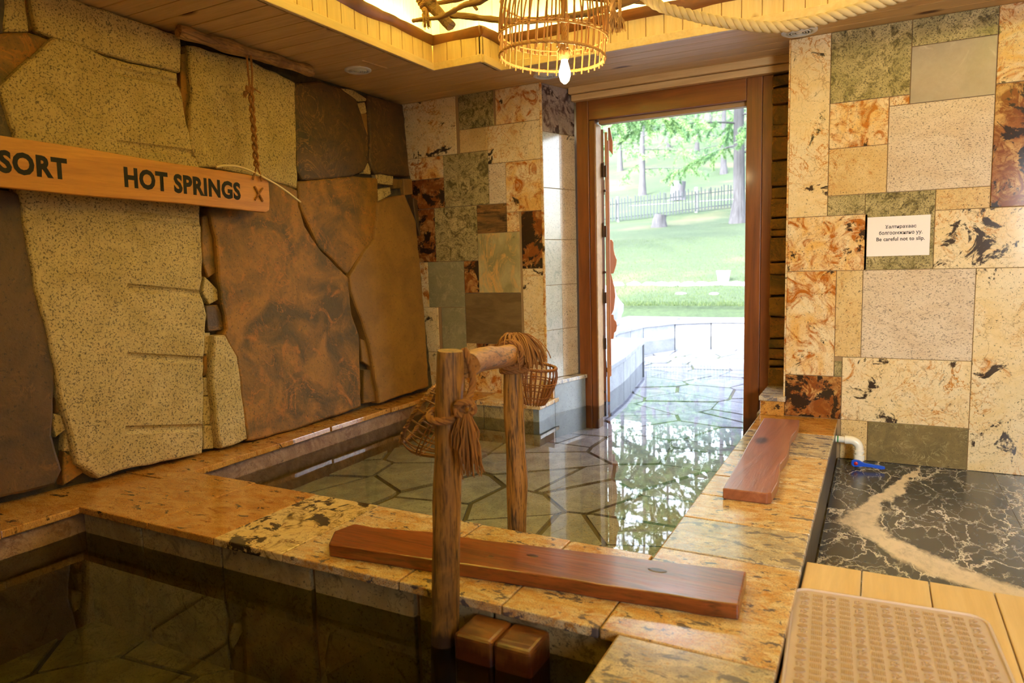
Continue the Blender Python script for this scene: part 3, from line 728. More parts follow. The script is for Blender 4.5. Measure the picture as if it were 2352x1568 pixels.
fr = mb.build('deck_joist', W_frame, dk)

# ---- kerbs
CT = .028
def coping(mb, tiles, z=KZ, gap=.0026):
    x0, x1 = min(t_[0] for t_ in tiles), max(t_[1] for t_ in tiles)
    for (a, b_, c, d, mi) in tiles: mb.new(4).box((a-.0 if a > x0 else a+.004, c+.004, z-CT+.002), (b_-.004, d-.004 if d in (2.03, 4.148, 2.02, 2.015, 2.01, 2.005, 2.0, 4.198) else d+.003, z-.0016))
    for (x0, x1, y0, y1, mi) in tiles: mb.new(mi).box((x0+gap, y0+gap, z-CT), (x1-gap, y1-gap, z))
KM = [G_kerb, G_kerbgrey, G_kerbgold, G_kerbcrack, grout, G_side, darkstone]
t = thing('stone_kerb', 'granite topped kerb running between the dark pool and the clear pool and along the deck', 'kerb', (-1.2, 1.78, 0))
mb = MB()
ct = [(-2.78, -2.33, 1.52, 2.03, 2), (-2.33, -1.98, 1.52, 2.02, 2), (-1.98, -1.66, 1.52, 2.015, 3), (-1.66, -1.2, 1.52, 2.01, 0), (-1.2, -.86, 1.52, 2.005, 0), (-.86, -.585, 1.52, 2.0, 0),
      (-.585, -.17, 1.52, 2.065, 0), (-.585, -.17, 2.065, 2.36, 1), (-.585, -.17, 2.36, 2.62, 0), (-.585, -.17, 2.62, 2.88, 0), (-.585, -.17, 2.88, 3.3, 0), (-.585, -.17, 3.3, 3.75, 1), (-.585, -.17, 3.75, 4.148, 2),
      (-.536, -.17, 1.08, 1.52, 1), (-.536, -.17, .6, 1.08, 0), (-.536, -.17, .1, .6, 1), (-.536, -.17, -.5, .1, 0), (-.536, -.17, -1.68, -.5, 1)]
coping(mb, ct); mb.build('coping', KM, t, bevel=.004)
mb = MB()
for i, (a, b2) in enumerate([(-2.75, -2.4), (-2.39, -1.97), (-1.96, -1.56), (-1.54, -1.16), (-1.14, -.9), (-.89, -.54)]):
    mb.new(5).box((a, 1.54, -.35), (b2, 1.56, KZ-CT-.004))
mb.new(4).box((-2.77, 1.556, -.4), (-.2, 1.97, KZ-CT))
for a, b2 in [(-2.75, -2.2), (-2.19, -1.6), (-1.59, -1.1), (-1.09, -.585)]: mb.new(5).box((a, 1.965, -.12), (b2, 1.985, KZ-CT))
mb.new(4).box((-.56, 1.6, -.12), (-.2, 4.15, KZ-CT))
for a, b2 in [(2.0, 2.7), (2.71, 3.4), (3.41, 4.14)]: mb.new(5).box((-.572, a, -.12), (-.555, b2, KZ-CT))
mb.new(5).box((-.522, -1.7, -.4), (-.2, 1.545, KZ-CT))
mb.new(6)
for a, b2 in [(-1.7, 0), (0.002, 1.2), (1.202, 2.5), (2.502, 3.3), (3.302, 4.148)]: mb.new(6).box((-.2, a, 0), (-.176, b2, KZ-CT))
mb.build('side_wall', KM, t, bevel=.003)
t = thing('stone_kerb', 'narrow rough slab kerb along the foot of the boulder wall', 'kerb', (-2.85, 2, 0))
mb = MB()
def xw(y): return xl(y, .2)-.02
yy = [-1.7, -.9, -.1, .55, 1.25, 1.9, 2.35, 2.95, 3.5, 3.9]
for i, (a, b2) in enumerate(zip(yy, yy[1:])):
    e0 = -2.745+random.uniform(-.012, .01); e1 = -2.745+random.uniform(-.012, .01); zz = random.uniform(-.003, .003)
    mb.new(2).prism([(xw(a), a+.002), (e0, a+.002), ((e0+e1)/2+.006, (a+b2)/2), (e1, b2-.002), (xw(b2), b2-.002)], KZ-.03+zz, KZ-.001+zz)
mb.build('coping', [G_kerb, G_kerbgrey, G_kerbgold], t, bevel=.004)
mb = MB(); mb.new(0)
n = 60
vs = []
for i in range(n+1):
    y = -1.7+(3.92+1.7)*i/n
    for z, o_ in ((KZ-.03, 0), (.14, .012), (.05, .02), (-.1, .03), (-.4, .03)):
        vs.append(V((-2.775+o_+.012*mnoise.noise(V((y*6, z*9, 2))), y, z)))
mb.add(vs, [(i*5+k, (i+1)*5+k, (i+1)*5+k+1, i*5+k+1) for i in range(n) for k in range(4)])
mb.build('side_wall', [granite('stone_rust_stained', S(150, 116, 84), S(122, 88, 56), S(104, 66, 34), S(60, 42, 28), .52, .66, .3, 0, sc=1.5, rough=.6, bump=.6)], t, smooth=True)
t = thing('stone_kerb', 'low ledge under the amber tiled back wall with grey stone face', 'kerb', (-2.3, 4.0, 0))
mb = MB(); coping(mb, [(-2.9, -2.36, 3.893, 4.198, 2), (-2.36, -1.872, 3.893, 4.198, 0)]); mb.build('coping', KM, t, bevel=.004)
mb = MB()
for a, b2 in [(-2.9, -2.55), (-2.545, -2.3), (-2.295, -2.05), (-2.045, -1.893)]: mb.new(0).box((a, 3.91, -.12), (b2-.001, 3.93, KZ-CT))
mb.new(0).box((-2.9, 3.925, -.12), (-1.895, 4.3, KZ-CT-.002))
mb.build('side_wall', [G_side], t, bevel=.002)
t = thing('stone_kerb', 'raised pale step ledge below the tiled reveal left of the door', 'kerb', (-1.9, 4.3, 0))
mb = MB().new(1); mb.prism([(-1.965, 4.14), (-1.885, 4.13), (-1.79, 4.5), (-1.87, 4.5)], .335-.026, .335)
mb.new(0).prism([(-1.965, 4.148), (-1.892, 4.138), (-1.888, 4.155), (-1.96, 4.165)], KZ+.001, .308)
mb.build('coping', [G_kerbgold, G_kerbgrey], t, bevel=.003)
mb = MB().new(0); mb.prism([(-1.975, 3.915), (-1.886, 3.905), (-1.886, 4.14), (-1.885, 4.15), (-1.975, 4.15)], -.12, KZ-CT-.001)
mb.new(0).prism([(-1.975, 4.165), (-1.886, 4.155), (-1.8, 4.49), (-1.88, 4.49)], -.12, .308); mb.build('side_wall', [G_step], t, bevel=.002)
t = thing('stone_kerb', 'small granite block step at the right door jamb', 'kerb', (-.52, 4.3, .22))
mb = MB().new(0); mb.box((-.585, 4.11, .304), (-.443, 4.47, .33)).new(1).box((-.578, 4.118, .2205), (-.449, 4.46, .303)); o = mb.build('step_block', [G_kerbgrey, G_kerbgold], t, bevel=.003)
mb = MB().new(0); mb.box((-.6, 4.15, -.12), (-.46, 4.47, .22)); struct(mb.build('wall_pier_base', [G_side]))

# ---- water
WZ = .11
mb = MB(); mb.add([(-2.8, -1.72, WZ), (-.515, -1.72, WZ), (-.515, 1.56, WZ), (-2.8, 1.56, WZ)], [(0, 1, 2, 3)])
o = mb.build('pool_water', water_dark); tag(o, 'dark still water filling the nearer pool', 'water', kind='stuff')
mb = MB(); mb.add([(-2.8, 1.965, WZ), (-.57, 1.965, WZ), (-.57, 4.62, WZ), (1.6, 4.96, WZ), (1.6, 9.3, WZ), (-2.75, 9.3, WZ), (-2.75, 6.85, WZ), (-2.05, 6.7, WZ), (-1.78, 4.9, WZ), (-1.8, 4.5, WZ), (-1.9, 3.95, WZ), (-2.8, 3.95, WZ)], [list(range(12))])
o = mb.build('pool_water', water_clear); tag(o, 'clear reflective water running from the far pool out through the door', 'water', kind='stuff')
#PART2
# ================================================================= DOOR
Z3 = V((0, 0, 1))
def basis(o, ex, ey, ez):
    m = Matrix((ex, ey, ez)).transposed().to_4x4(); m.translation = V(o); return m
dr = thing('door_1', 'reddish brown timber door frame with folded door leaves opening to the pool outside', None, (-1.2, 4.55, -.1)); struct(dr)
mb = MB().new(0); mb.box((-1.845, 4.5, -.1), (-1.757, 4.6, 2.195)); mb.new(0).box((-1.756, 4.505, -.1), (-1.713, 4.6, 2.065)); mb.build('jamb', W_frame, dr, bevel=.004)
mb = MB().new(0); mb.box((-.64, 4.5, -.1), (-.578, 4.6, 2.195)); mb.new(0).box((-.733, 4.497, -.1), (-.641, 4.6, 2.195)); mb.build('jamb', W_frame, dr, bevel=.004)
mb = MB().new(0); mb.box((-1.756, 4.5, 2.066), (-.734, 4.6, 2.195)); mb.build('lintel', W_framex, dr, bevel=.004)
mb = MB().new(0); mb.box((-1.70, 4.545, 2.04), (-.734, 4.6, 2.066)); mb.build('door_stop', W_pale, dr, bevel=.002)
mb = MB().new(0); mb.box((-1.7128, 4.5, .02), (-1.704, 4.6, 2.04)); mb.build('jamb_lining', W_pale, dr, bevel=.002)
mb = MB().new(0); mb.box((-.745, 4.575, .1), (-.7335, 4.6, 2.04)); mb.build('weather_strip', plain('dark_seal', S(60, 24, 24), .6), dr)
u = V((-.343, .94, 0)).normalized(); nn = V((u.y, -u.x, 0))
for k, (off, top) in enumerate([(0, 2.02), (.026, 2.0)]):
    o0 = V((-1.712, 4.612, 0))+nn*off
    T = basis(o0, u, nn, Z3); mb = MB().new(0)
    for j in range(3): mb.new(0).box((.003+.088*j, 0.001, .12), (.003+.088*j+.085, .020, top-.0), T)
    mb.new(0).box((.01, .02, .3), (.26, .0245, .38), T).new(0).box((.01, .02, 1.6), (.26, .0245, 1.68), T)
    leaf = mb.build('door_leaf', W_frame if k == 0 else wood('wood_door_leaf', S(206, 140, 70), S(178, 108, 48), 2, .7, .4, knots=False), dr, bevel=.002)
for py in (390, 528, 680, 785):
    c = ony(1386, py, 4.605); mb = MB()
    mb.box((c.x-.012, 4.598, c.z-.045), (c.x+.004, 4.606, c.z+.045)); mb.box((c.x+.006, 4.6, c.z-.05), (c.x+.022, 4.607, c.z+.028)); mb.tube([(c.x+.004, 4.6, c.z-.05), (c.x+.004, 4.6, c.z+.05)], .005, 8)
    mb.build('hinge', iron, leaf)
for py in (438, 625, 900):
    c = ony(1389, py, 4.606); mb = MB(); mb.tube([(c.x, 4.6, c.z), (c.x, 4.611, c.z)], .009, 12); mb.build('bolt', iron, leaf)
def zpx(py, y=4.86, px=1410): return ony(px, py, y).z
T = basis(V((-1.712, 4.612, 0))+nn*.052+u*.235, nn, Z3, u)
def prof(pts, m, th=.022, hole=None):
    mb = MB().new(0); mb.prism([(x, zpx(py)) for x, py in pts], -th/2, th/2, T); return mb.build('door_handle', m, leaf, bevel=.005, tri=True)
prof([(0, 550), (.02, 550), (.03, 556), (.032, 572), (.04, 584), (.054, 596), (.05, 608), (.036, 622), (.03, 628), (0, 628)], W_carve)
prof([(0, 628), (.012, 628), (.036, 660), (.042, 680), (.03, 710), (.012, 722), (0, 722)], W_carve)
prof([(0, 722), (.026, 722), (.03, 732), (.045, 738), (.052, 748), (.045, 760), (.03, 764), (.026, 778), (0, 778)], W_carve)
prof([(-.0, 292), (.016, 292), (.034, 325), (.034, 356), (.01, 345), (0, 345)], W_carve)
mb = MB().new(0); q = V((-1.712, 4.612, 0))+nn*.052+u*.1
for d in (-.05, 0, .05): mb.tube([q+u*d+Z3*.3, q+u*d+Z3*1.95], .006, 8)
mb.build('door_lath', W_carve, leaf)
# ================================================================= HAND RAIL
hr = thing('handrail', 'rustic handrail of two weathered log posts and a cracked rail standing over the kerb', 'handrail', (-1.02, 1.6, 0))
def post(pts, mats):
    mb = MB().new(0); path = smooth_path([p for p, r in pts], 6); n = len(path); rs = []
    for i in range(n):
        f = i/(n-1)*(len(pts)-1); k = min(int(f), len(pts)-2); t = f-k; rs.append(pts[k][1]*(1-t)+pts[k+1][1]*t)
    mb.tube(path, rs, 28, jit=.13); return mb.build('post', mats, hr, smooth=True, bevel=0)
def P(px, py, y): return ony(px, py, y)
a, b2 = P(1022, 1440, 1.47), P(1034, 812, 1.472); d = (b2-a)
post([(a-d*.62, .037), (a, .0365), (a+d*.35, .0375), (a+d*.7, .0365), (a+d*.985, .0352), (a+d*1.0, .028)], W_post)
mp = [(1187, 1400, .036), (1187, 1215, .034), (1188, 1110, .037), (1181, 960, .0335), (1178, 860, .033), (1184, 790, .031), (1185, 782, .026)]
post([(P(x, y, 2.1), r) for x, y, r in mp], W_post)
ra, rb = P(1072, 838, 1.515), P(1182, 812, 2.07)
mb = MB().new(0); mb.tube(smooth_path([ra, ra+(rb-ra)*.3+V((0, 0, .006)), ra+(rb-ra)*.7, rb], 6), .0345, 28, jit=.14); mb.build('rail', W_rail, hr, smooth=True)
# rope on the near post
NPc = a+(b2-a)*.78
rg = random.Random(3)
c = ony(1028, 952, 1.472)
t = thing('knotted_rope', 'brown rope looped round the near post with a hanging frayed tassel', 'rope', (c.x, c.y, c.z))
mb = MB(); ring = []
for i in range(26):
    an_ = -1.2+2*math.pi*i/25*1.02; ring.append(V((c.x+.047*math.cos(an_), c.y+.047*math.sin(an_), c.z+.004-.012*math.sin(an_)*-1)))
kn = ony(1068, 938, 1.44)
rope(mb, ring, .0105); 
rope(mb, smooth_path([ony(1062, 935, 1.45), ony(1082, 900, 1.5), ony(1086, 860, 1.515), ony(1076, 825, 1.52), ony(1066, 800, 1.515)], 8), .0095)
mb.build('loop', roped, t, smooth=True)
mb = MB(); rope(mb, [kn+V((.02*math.cos(x)*(1), .014*math.sin(x*1.3), .018*math.sin(x))) for x in [k*.35 for k in range(36)]], .008); mb.build('knot', roped, t, smooth=True)
mb = MB(); tassel(mb, ony(1072, 950, 1.435), (.03, 0, -1), .155, 70, .03, .0022, rg); tassel(mb, ony(1058, 950, 1.435), (-.12, 0, -1), .09, 24, .02, .0022, rg)
mb.build('tassel', roped, t, smooth=True)
# rope on the far post
t = thing('knotted_rope', 'brown rope bound over the far post top with a mop of frayed ends', 'rope', tuple(rb))
mb = MB(); ax = (rb-ra).normalized(); s1 = V((0, 0, 1)); s1 = (s1-s1.dot(ax)*ax).normalized(); s2 = ax.cross(s1)
coil = [rb-ax*(.085-.045*k/60)+(s1*math.cos(k*.42)+s2*math.sin(k*.42))*.044 for k in range(60)]
rope(mb, coil, .009); pc = P(1180, 842, 2.1)
coil = [V((pc.x+.044*math.cos(k*.42), pc.y+.044*math.sin(k*.42), pc.z+.0007*k-.02)) for k in range(48)]; rope(mb, coil, .009); mb.build('coil', roped, t, smooth=True)
mb = MB(); tp = P(1180, 768, 2.08)
for k in range(150):
    a0 = rg.uniform(-2.0, .35); el = rg.uniform(.1, 1)
    dx, dy = math.cos(a0), math.sin(a0); L = rg.uniform(.065, .1)*(1.2 if dx > .3 else .75)
    st = tp+V((rg.uniform(-.02, .012), rg.uniform(-.015, .015), rg.uniform(-.008, .004)))
    mb.tube(smooth_path([st-V((dx, dy, 0))*.012, st+V((dx*L*.45, dy*L*.45, .004-.01*el)), st+V((dx*L*.85, dy*L*.85, -.03-.02*el)), st+V((dx*L, dy*L, -.06-.05*rg.random()))], 3), .0023, 4)
mb.build('tassel', roped, t, smooth=True)

# ================================================================= BASKETS
def basket(name, label, c, axis, R, H, mat, nv=18, knobs=True, open_top=True):
    axis = V(axis).normalized(); e1 = axis.orthogonal().normalized(); e2 = axis.cross(e1); T = basis(c, e1, e2, axis)
    t = thing(name, label, 'basket', tuple(c))
    prof_ = lambda f: R*(.55+.45*math.sin(min(1, f*1.15)*math.pi/2)) if f < .8 else R*(1.0-.1*(f-.8)/.2)
    mb = MB()
    for k in range(nv):
        a_ = 2*math.pi*k/nv; pts = [T @ V((0.0, 0, 0))]
        for i in range(9):
            f = i/8; r = prof_(f); pts.append(T @ V((r*math.cos(a_), r*math.sin(a_), H*f)))
        mb.tube(pts, .0028, 5)
    mb.build('stake', mat, t, smooth=True)
    mb = MB()
    for f in (.22, .55, .62):
        r = prof_(f)
        for s_ in (-1, 1): mb.tube([T @ V(((r+.003*s_*math.cos(nv/2*q))*math.cos(q), (r+.003*s_*math.cos(nv/2*q))*math.sin(q), H*f)) for q in [2*math.pi*k/64 for k in range(64)]], .002, 5, closed=True)
    mb.build('weave', mat, t, smooth=True)
    mb = MB(); r = prof_(1)
    rope(mb, [T @ V((r*math.cos(q), r*math.sin(q), H)) for q in [2*math.pi*k/50 for k in range(51)]], .006, pitch=.03)
    if knobs:
        for k in range(26):
            q = 2*math.pi*k/26; p = T @ V((r*1.03*math.cos(q), r*1.03*math.sin(q), H*1.02)); mb.lathe([(0, -.006), (.006, 0), (0, .006)], 8, Matrix.Translation(p))
    mb.build('rim', mat, t, smooth=True); return t
c = ony(985, 975, 1.66)
b_ = basket('wicker_basket', 'dark open wicker basket hanging tilted behind the near post', c+V((.075, .06, -.055)), (-.80, -.25, .5), .108, .15, wickd)
mb = MB(); mb.tube(smooth_path([c+V((.0, -.02, .04)), c+V((.06, -.08, .055)), V((NPc.x-.01, 1.515, c.z+.05))], 8), .004, 6); mb.build('handle', wickd, b_, smooth=True)
c = ony(1226, 925, 2.24)
b_ = basket('wicker_basket', 'amber wicker basket hung on the back of the far post', c, (.12, 0, 1), .078, .135, wick, 26, False)
mb = MB(); mb.tube(smooth_path([c+V((-.07, -.02, .13)), c+V((-.08, -.07, .19)), c+V((-.06, -.11, .235))], 8), .004, 6); mb.build('handle', wick, b_, smooth=True)

# ================================================================= PLANKS, STEP
def plank(label, poly, z0, z1, mat, knots=(), km=None):
    cx = sum(p[0] for p in poly)/len(poly); cy = sum(p[1] for p in poly)/len(poly)
    mb = MB().new(0); mb.prism([(p[0], p[1]) for p in poly], z0, z1)
    o = mb.build('wooden_plank', mat, bevel=.005, seg=3, tri=True); origin_base(o); tag(o, label, 'plank'); return o
def wavy(a_, b_, n, amp, seed):
    a_, b_ = V((*a_, 0)), V((*b_, 0)); d_ = b_-a_; nv = V((-d_.y, d_.x, 0)).normalized()
    return [tuple((a_+d_*i/n+nv*amp*mnoise.noise(V((i*.42, seed, 1)))*(0 if i in (0,) else 1))[:2]) for i in range(n)]
pl = plank('thick varnished reddish brown plank lying along the kerb behind the near post', wavy((-1.503, 1.571), (-.283, 1.704), 14, .012, 2)+wavy((-.283, 1.704), (-.297, 1.905), 3, .0, 1)+wavy((-.297, 1.905), (-1.542, 1.741), 14, .016, 8)+[(-1.542, 1.741), (-1.56, 1.66)], KZ+.0005, .262, W_plank)
wk = plain('wood_knot_dark', S(58, 24, 14), .3)
for (x, y, r) in [(-.88, 1.755, .012), (-.52, 1.81, .017), (-.99, 1.70, .006)]:
    mb = MB(); mb.lathe([(r, .2622), (r*.8, .2632), (r*.55, .2628), (0, .2634)], 16, Matrix.Translation((x, y, 0)) @ Matrix.Diagonal((1.6, .8, 1, 1))); mb.build('knot', wk, pl, smooth=True)
plank('shorter live edge reddish board lying on the kerb beside the valve', [(-.493, 2.59), (-.335, 2.592), (-.322, 2.61), (-.318, 2.75), (-.326, 2.88), (-.338, 3.0), (-.328, 3.12), (-.330, 3.25), (-.342, 3.38), (-.346, 3.5), (-.336, 3.62), (-.338, 3.75), (-.345, 3.866), (-.52, 3.853), (-.516, 3.6), (-.512, 3.3), (-.502, 3.0), (-.498, 2.8)], KZ+.0005, .262, W_planky)
t = thing('pool_step', 'wet brown timber step block under the kerb next to the near post', 'step', (-.83, 1.48, -.26))
for a_, b_ in ((-.945, -.832), (-.829, -.722)):
    mb = MB().new(0); mb.box((a_, 1.415, -.262), (b_, 1.535, .178)); mb.build('timber_block', W_step, t, bevel=.012, seg=3)
for x, z in ((-.93, .08), (-.745, .075)):
    mb = MB(); mb.lathe([(.004, 0), (.003, .003), (0, .004)], 10, Matrix.Translation((x, 1.415, z)) @ Matrix.Rotation(math.pi/2, 4, 'X')); mb.build('nail', iron, t)

# ================================================================= TEXT
def text_mesh(body, T, w, h, mat, name, parent=None, off=0.0, depth=.0012, lines=None):
    cu = D.curves.new(name, 'FONT'); cu.body = body; cu.extrude = .0; cu.offset = off; cu.space_character = 1.0+off*1.6; cu.align_x = 'CENTER' if '\n' in body else 'LEFT'; cu.resolution_u = 3
    o = D.objects.new('tmp', cu); COL.objects.link(o); bpy.context.view_layer.update()
    me_ = D.meshes.new_from_object(o.evaluated_get(bpy.context.evaluated_depsgraph_get())); D.objects.remove(o)
    xs_ = [v.co.x for v in me_.vertices]; ys_ = [v.co.y for v in me_.vertices]
    sx, sy = w/(max(xs_)-min(xs_)), h/(max(ys_)-min(ys_))
    for v in me_.vertices: v.co = T @ V(((v.co.x-min(xs_))*sx, (v.co.y-min(ys_))*sy, 0))
    me_.materials.clear(); me_.materials.append(mat); o = D.objects.new(name, me_); COL.objects.link(o)
    if parent: o.parent = parent; o.location = -V(parent.location)
    return o
# hanging sign board
BX = -2.86
A_ = onx(0, 312, BX); Bt = onx(617, 408, BX); Bb = onx(612, 488, BX); Ab = onx(0, 428, BX)
ey = (Bt-A_); ey.x = 0; ey.normalize(); ez = V((0, -ey.z, ey.y)); O = A_
T = basis(O, ey, ez, V((1, 0, 0)))
w = (Bt-A_).length; hgt = (A_-Ab).dot(ez)
t = thing('hanging_sign_board', 'long varnished wooden board hung across the boulder wall with burnt lettering', 'sign', tuple(Bb))
mb = MB().new(0)
poly = [(-.35, -.0), (w*.25, .004), (w*.5, -.002), (w-.06, 0), (w-.02, -.006), (w, -.028), (w+.002, -hgt*.6), (w-.004, -hgt+.014), (w-.03, -hgt), (w*.6, -hgt+.004), (w*.2, -hgt-.004), (-.35, -hgt)]
mb.prism(poly, -.028, 0, T); mb.build('board', W_sign, t, bevel=.004, seg=3, tri=True)
def bloc(px, py): p = onx(px, py, BX)-O; return p.dot(ey), p.dot(ez)
x0, y0 = bloc(-3, 389); x1, y1 = bloc(156, 408); _, yt = bloc(60, 350); _, yb = bloc(60, 402)
text_mesh('SORT', T @ Matrix.Translation((x0, yb-.002, .0008)), x1-x0, yt-yb, black, 'lettering', t, .045)
x0, y0 = bloc(286, 425); x1, _ = bloc(553, 452); _, yt = bloc(420, 401); _, yb = bloc(420, 446)
text_mesh('HOT SPRINGS', T @ Matrix.Translation((x0, yb+.002, .0008)), x1-x0, yt-yb-.002, black, 'lettering', t, .045)
cx, cy = bloc(594, 446)
mb = MB(); rope(mb, [T @ V((cx-.028, cy+.036, .004)), T @ V((cx+.022, cy-.034, .004))], .0065, pitch=.03); rope(mb, [T @ V((cx+.024, cy+.034, .007)), T @ V((cx-.03, cy-.032, .005))], .005, pitch=.03)
mb.build('lashing', roped, t, smooth=True)
# hanging rope and log
la, lb = onx(410, 84, -2.93), onx(716, 172, -2.90)
la.z = 2.243; lb.z = 2.243
mb = MB().new(0); mb.tube(smooth_path([la, la+(lb-la)*.3+V((.006, 0, -.003)), la+(lb-la)*.7+V((-.006, 0, .003)), lb], 8), [.029+.004*math.sin(i*.9) for i in range(25)], 20, jit=.2)
o = mb.build('log_pole', W_log, smooth=True); origin_base(o); tag(o, 'peeled log fixed under the ceiling with the sign rope hanging from it', 'log')
mb = MB(); H = lambda px, py, x=-2.85: onx(px, py, x)
for dx in (-4, 5): rope(mb, smooth_path([H(571+dx, 128, -2.865), H(574+dx, 165), H(576+dx*.5, 200)], 6), .0055)
pts = [H(576, 200), H(579, 250), H(583, 300), H(586, 345), H(590, 385)]; sp = smooth_path(pts, 14)
for ph in (0, math.pi): rope(mb, [p+V((0, .009*math.sin(i*.5+ph), 0))+V((.008*math.cos(i*.5+ph), 0, 0)) for i, p in enumerate(sp)], .0075)
rope(mb, [H(590, 380), H(585, 398, -2.848), H(581, 412, -2.848)], .005); rope(mb, [H(590, 380), H(597, 398, -2.848), H(601, 416, -2.848)], .005)
kc = H(572, 205); rope(mb, [kc+V((.004*math.sin(x*2), .016*math.cos(x), .014*math.sin(x*1.4))) for x in [k*.35 for k in range(30)]], .006)
tassel(mb, H(566, 208), (0, -.5, -1), .04, 14, .012, .0022, rg); rope(mb, [H(578, 200), H(599, 214)], .003)
o = mb.build('braided_rope', roped, smooth=True); origin_base(o); tag(o, 'thin knotted brown rope hanging from the log down to the sign board', 'rope')
mb = MB(); mb.tube(smooth_path([onx(497, 384, -2.85), onx(520, 380, -2.85), onx(560, 386, -2.85), onx(615, 412, -2.85), onx(655, 437, -2.86), onx(690, 464, -2.89)], 8), .0055, 8)
o = mb.build('cable', cablem, smooth=True); origin_base(o); tag(o, 'cream coloured cable arching from the sign board into the wall', 'cable')
# paper notice
y = YR-.0015; a_, b_ = ony(1993, 496, y), ony(2136, 587, y)
t = thing('paper_notice', 'white paper notice warning about slipping stuck on the tiled wall', 'notice', (a_.x, y, b_.z))
x0, x1, z0, z1 = -.057, .229, 1.108, 1.312
mb = MB(); mb.box((x0, y-.0008, z0), (x1, y, z1)); mb.build('sheet', paper, t)
T = basis(V((0, y-.0012, 0)), V((1, 0, 0)), V((0, 0, 1)), V((0, -1, 0)))
for txt, (px0, px1, pyt, pyb) in {'Халтирахаас': (2033, 2105, 515.5, 525.5), 'болгоомжилно уу.': (2019, 2119, 529, 540), 'Be careful not to slip.': (2013, 2124, 543.5, 555)}.items():
    q0, q1 = ony(px0, (pyt+pyb)/2, y), ony(px1, (pyt+pyb)/2, y); zt, zb = ony((px0+px1)/2, pyt, y).z, ony((px0+px1)/2, pyb, y).z
    text_mesh(txt, T @ Matrix.Translation((q0.x, zb, 0)), q1.x-q0.x, zt-zb, ink, 'printed_text', t, .02)

# ================================================================= VENTS
def vent(label, x, y, r, plate=False):
    t = thing('ceiling_vent', label, 'vent', (x, y, ZC), 'round ceiling vents'); TT = Matrix.Translation((x, y, ZC)) @ Matrix.Diagonal((1, 1, -1, 1))
    mb = MB(); mb.lathe([(r, -.002), (r, .006), (r*.86, .012), (r*.76, .010), (r*.74, 0.001), (0, .001)], 40, TT); hs_ = mb.build('housing', plast, t, smooth=True)
    mb = MB()
    for k in range(4):
        q = r*(.64-.15*k); mb.lathe([(q, .004), (q-.002, .012), (q-.006, .013), (q-.005, .004)], 36, TT)
    mb.lathe([(r*.1, .002), (r*.1, .012), (0, .013)], 20, TT); mb.build('louvre_ring', plast, hs_, smooth=True)
    if plate: mb = MB(); mb.box((x-.03, y-.09, ZC-.004), (x+.17, y+.09, ZC-.0005)); mb.build('plate', plast, t)
p1_ = onz(822, 160, ZC); vent('white round ceiling vent above the left boulder wall', p1_.x, p1_.y, .078)
p2_ = onz(1836, 71, ZC); vent('white round ceiling vent beside the tiled wall on the right, below the thick rope', p2_.x, p2_.y, .088)
p3_ = onz(1252, 172, ZC); vent('white round ceiling vent behind the light bulb', p3_.x, p3_.y, .075, True)
mb = MB().new(0); a_, b_ = onz(830, 139, ZC-.003), onz(887, 157, ZC-.003); mb.box((0, -.007, -.006), ((b_-a_).length, .007, .0), Matrix.Translation((a_.x, a_.y, ZC)) @ Matrix.Rotation(math.atan2((b_-a_).y, (b_-a_).x), 4, 'Z'))
o = mb.build('wooden_batten', W_ceil, bevel=.001); origin_base(o); tag(o, 'thin wooden batten nailed beside the left ceiling vent', 'batten')

# ================================================================= WICKER LAMP
LC = V((-1.118, 2.5, 1.898)); R = .197
lt = thing('wicker_pendant_lamp', 'bell shaped open cane pendant lamp with a lit bulb hanging from a rope', 'lamp', tuple(LC))
tilt = Matrix.Translation(LC) @ Matrix.Rotation(.06, 4, 'Y') @ Matrix.Rotation(-.02, 4, 'X')
pf = [(.196, -.022), (.198, 0), (.203, .06), (.205, .12), (.200, .18), (.186, .25), (.155, .32), (.11, .375), (.05, .41), (.02, .42)]
mb = MB(); nv = 40
for k in range(nv):
    q = 2*math.pi*k/nv; j = random.uniform(-.02, .02); start = 0 if k % 2 == 0 else 0
    pts = smooth_path([tilt @ V((r*math.cos(q+j*i/3), r*math.sin(q+j*i/3), z)) for i, (r, z) in enumerate(pf[2:])], 4); mb.tube(pts, .0036, 6)
mb.build('cane_rib', wick, lt, smooth=True)
mb = MB()
for k in range(34):
    q = 2*math.pi*(k+.3)/34; mb.tube([tilt @ V((.197*math.cos(q), .197*math.sin(q), -.022)), tilt @ V((.199*math.cos(q), .199*math.sin(q), .085))], .0032, 6)
mb.build('rim_stub', wickl, lt, smooth=True)
mb = MB()
def ringp(r, z, n=60): return [tilt @ V((r*math.cos(2*math.pi*k/n), r*math.sin(2*math.pi*k/n), z)) for k in range(n)]
for z, r in ((.062, .207), (.075, .2), (.19, .203)): mb.tube(ringp(r, z), .0032, 6, closed=True)
mb.tube([tilt @ V(((.202+.004*math.cos(k*math.pi))*math.cos(2*math.pi*k/80), (.202+.004*math.cos(k*math.pi))*math.sin(2*math.pi*k/80), .19+.005*math.sin(k*1.57))) for k in range(80)], .0022, 5, closed=True)
mb.tube([tilt @ V(((.205+.004*math.cos(k*math.pi))*math.cos(2*math.pi*k/80), (.205+.004*math.cos(k*math.pi))*math.sin(2*math.pi*k/80), .07+.006*math.sin(k*1.57))) for k in range(80)], .0022, 5, closed=True)
mb.build('ring_binding', wickl, lt, smooth=True)
mb = MB(); mb.tube(ringp(.199, -.004), .0055, 8, closed=True); rope(mb, ringp(.199, -.004, 90)+[ringp(.199, -.004, 90)[0]], .0065, pitch=.03, strands=2, seg=5); mb.build('rim', wickl, lt, smooth=True)
bc = ony(1297, 165, 2.5); BT = Matrix.Translation((bc.x, 2.5, bc.z-.045))
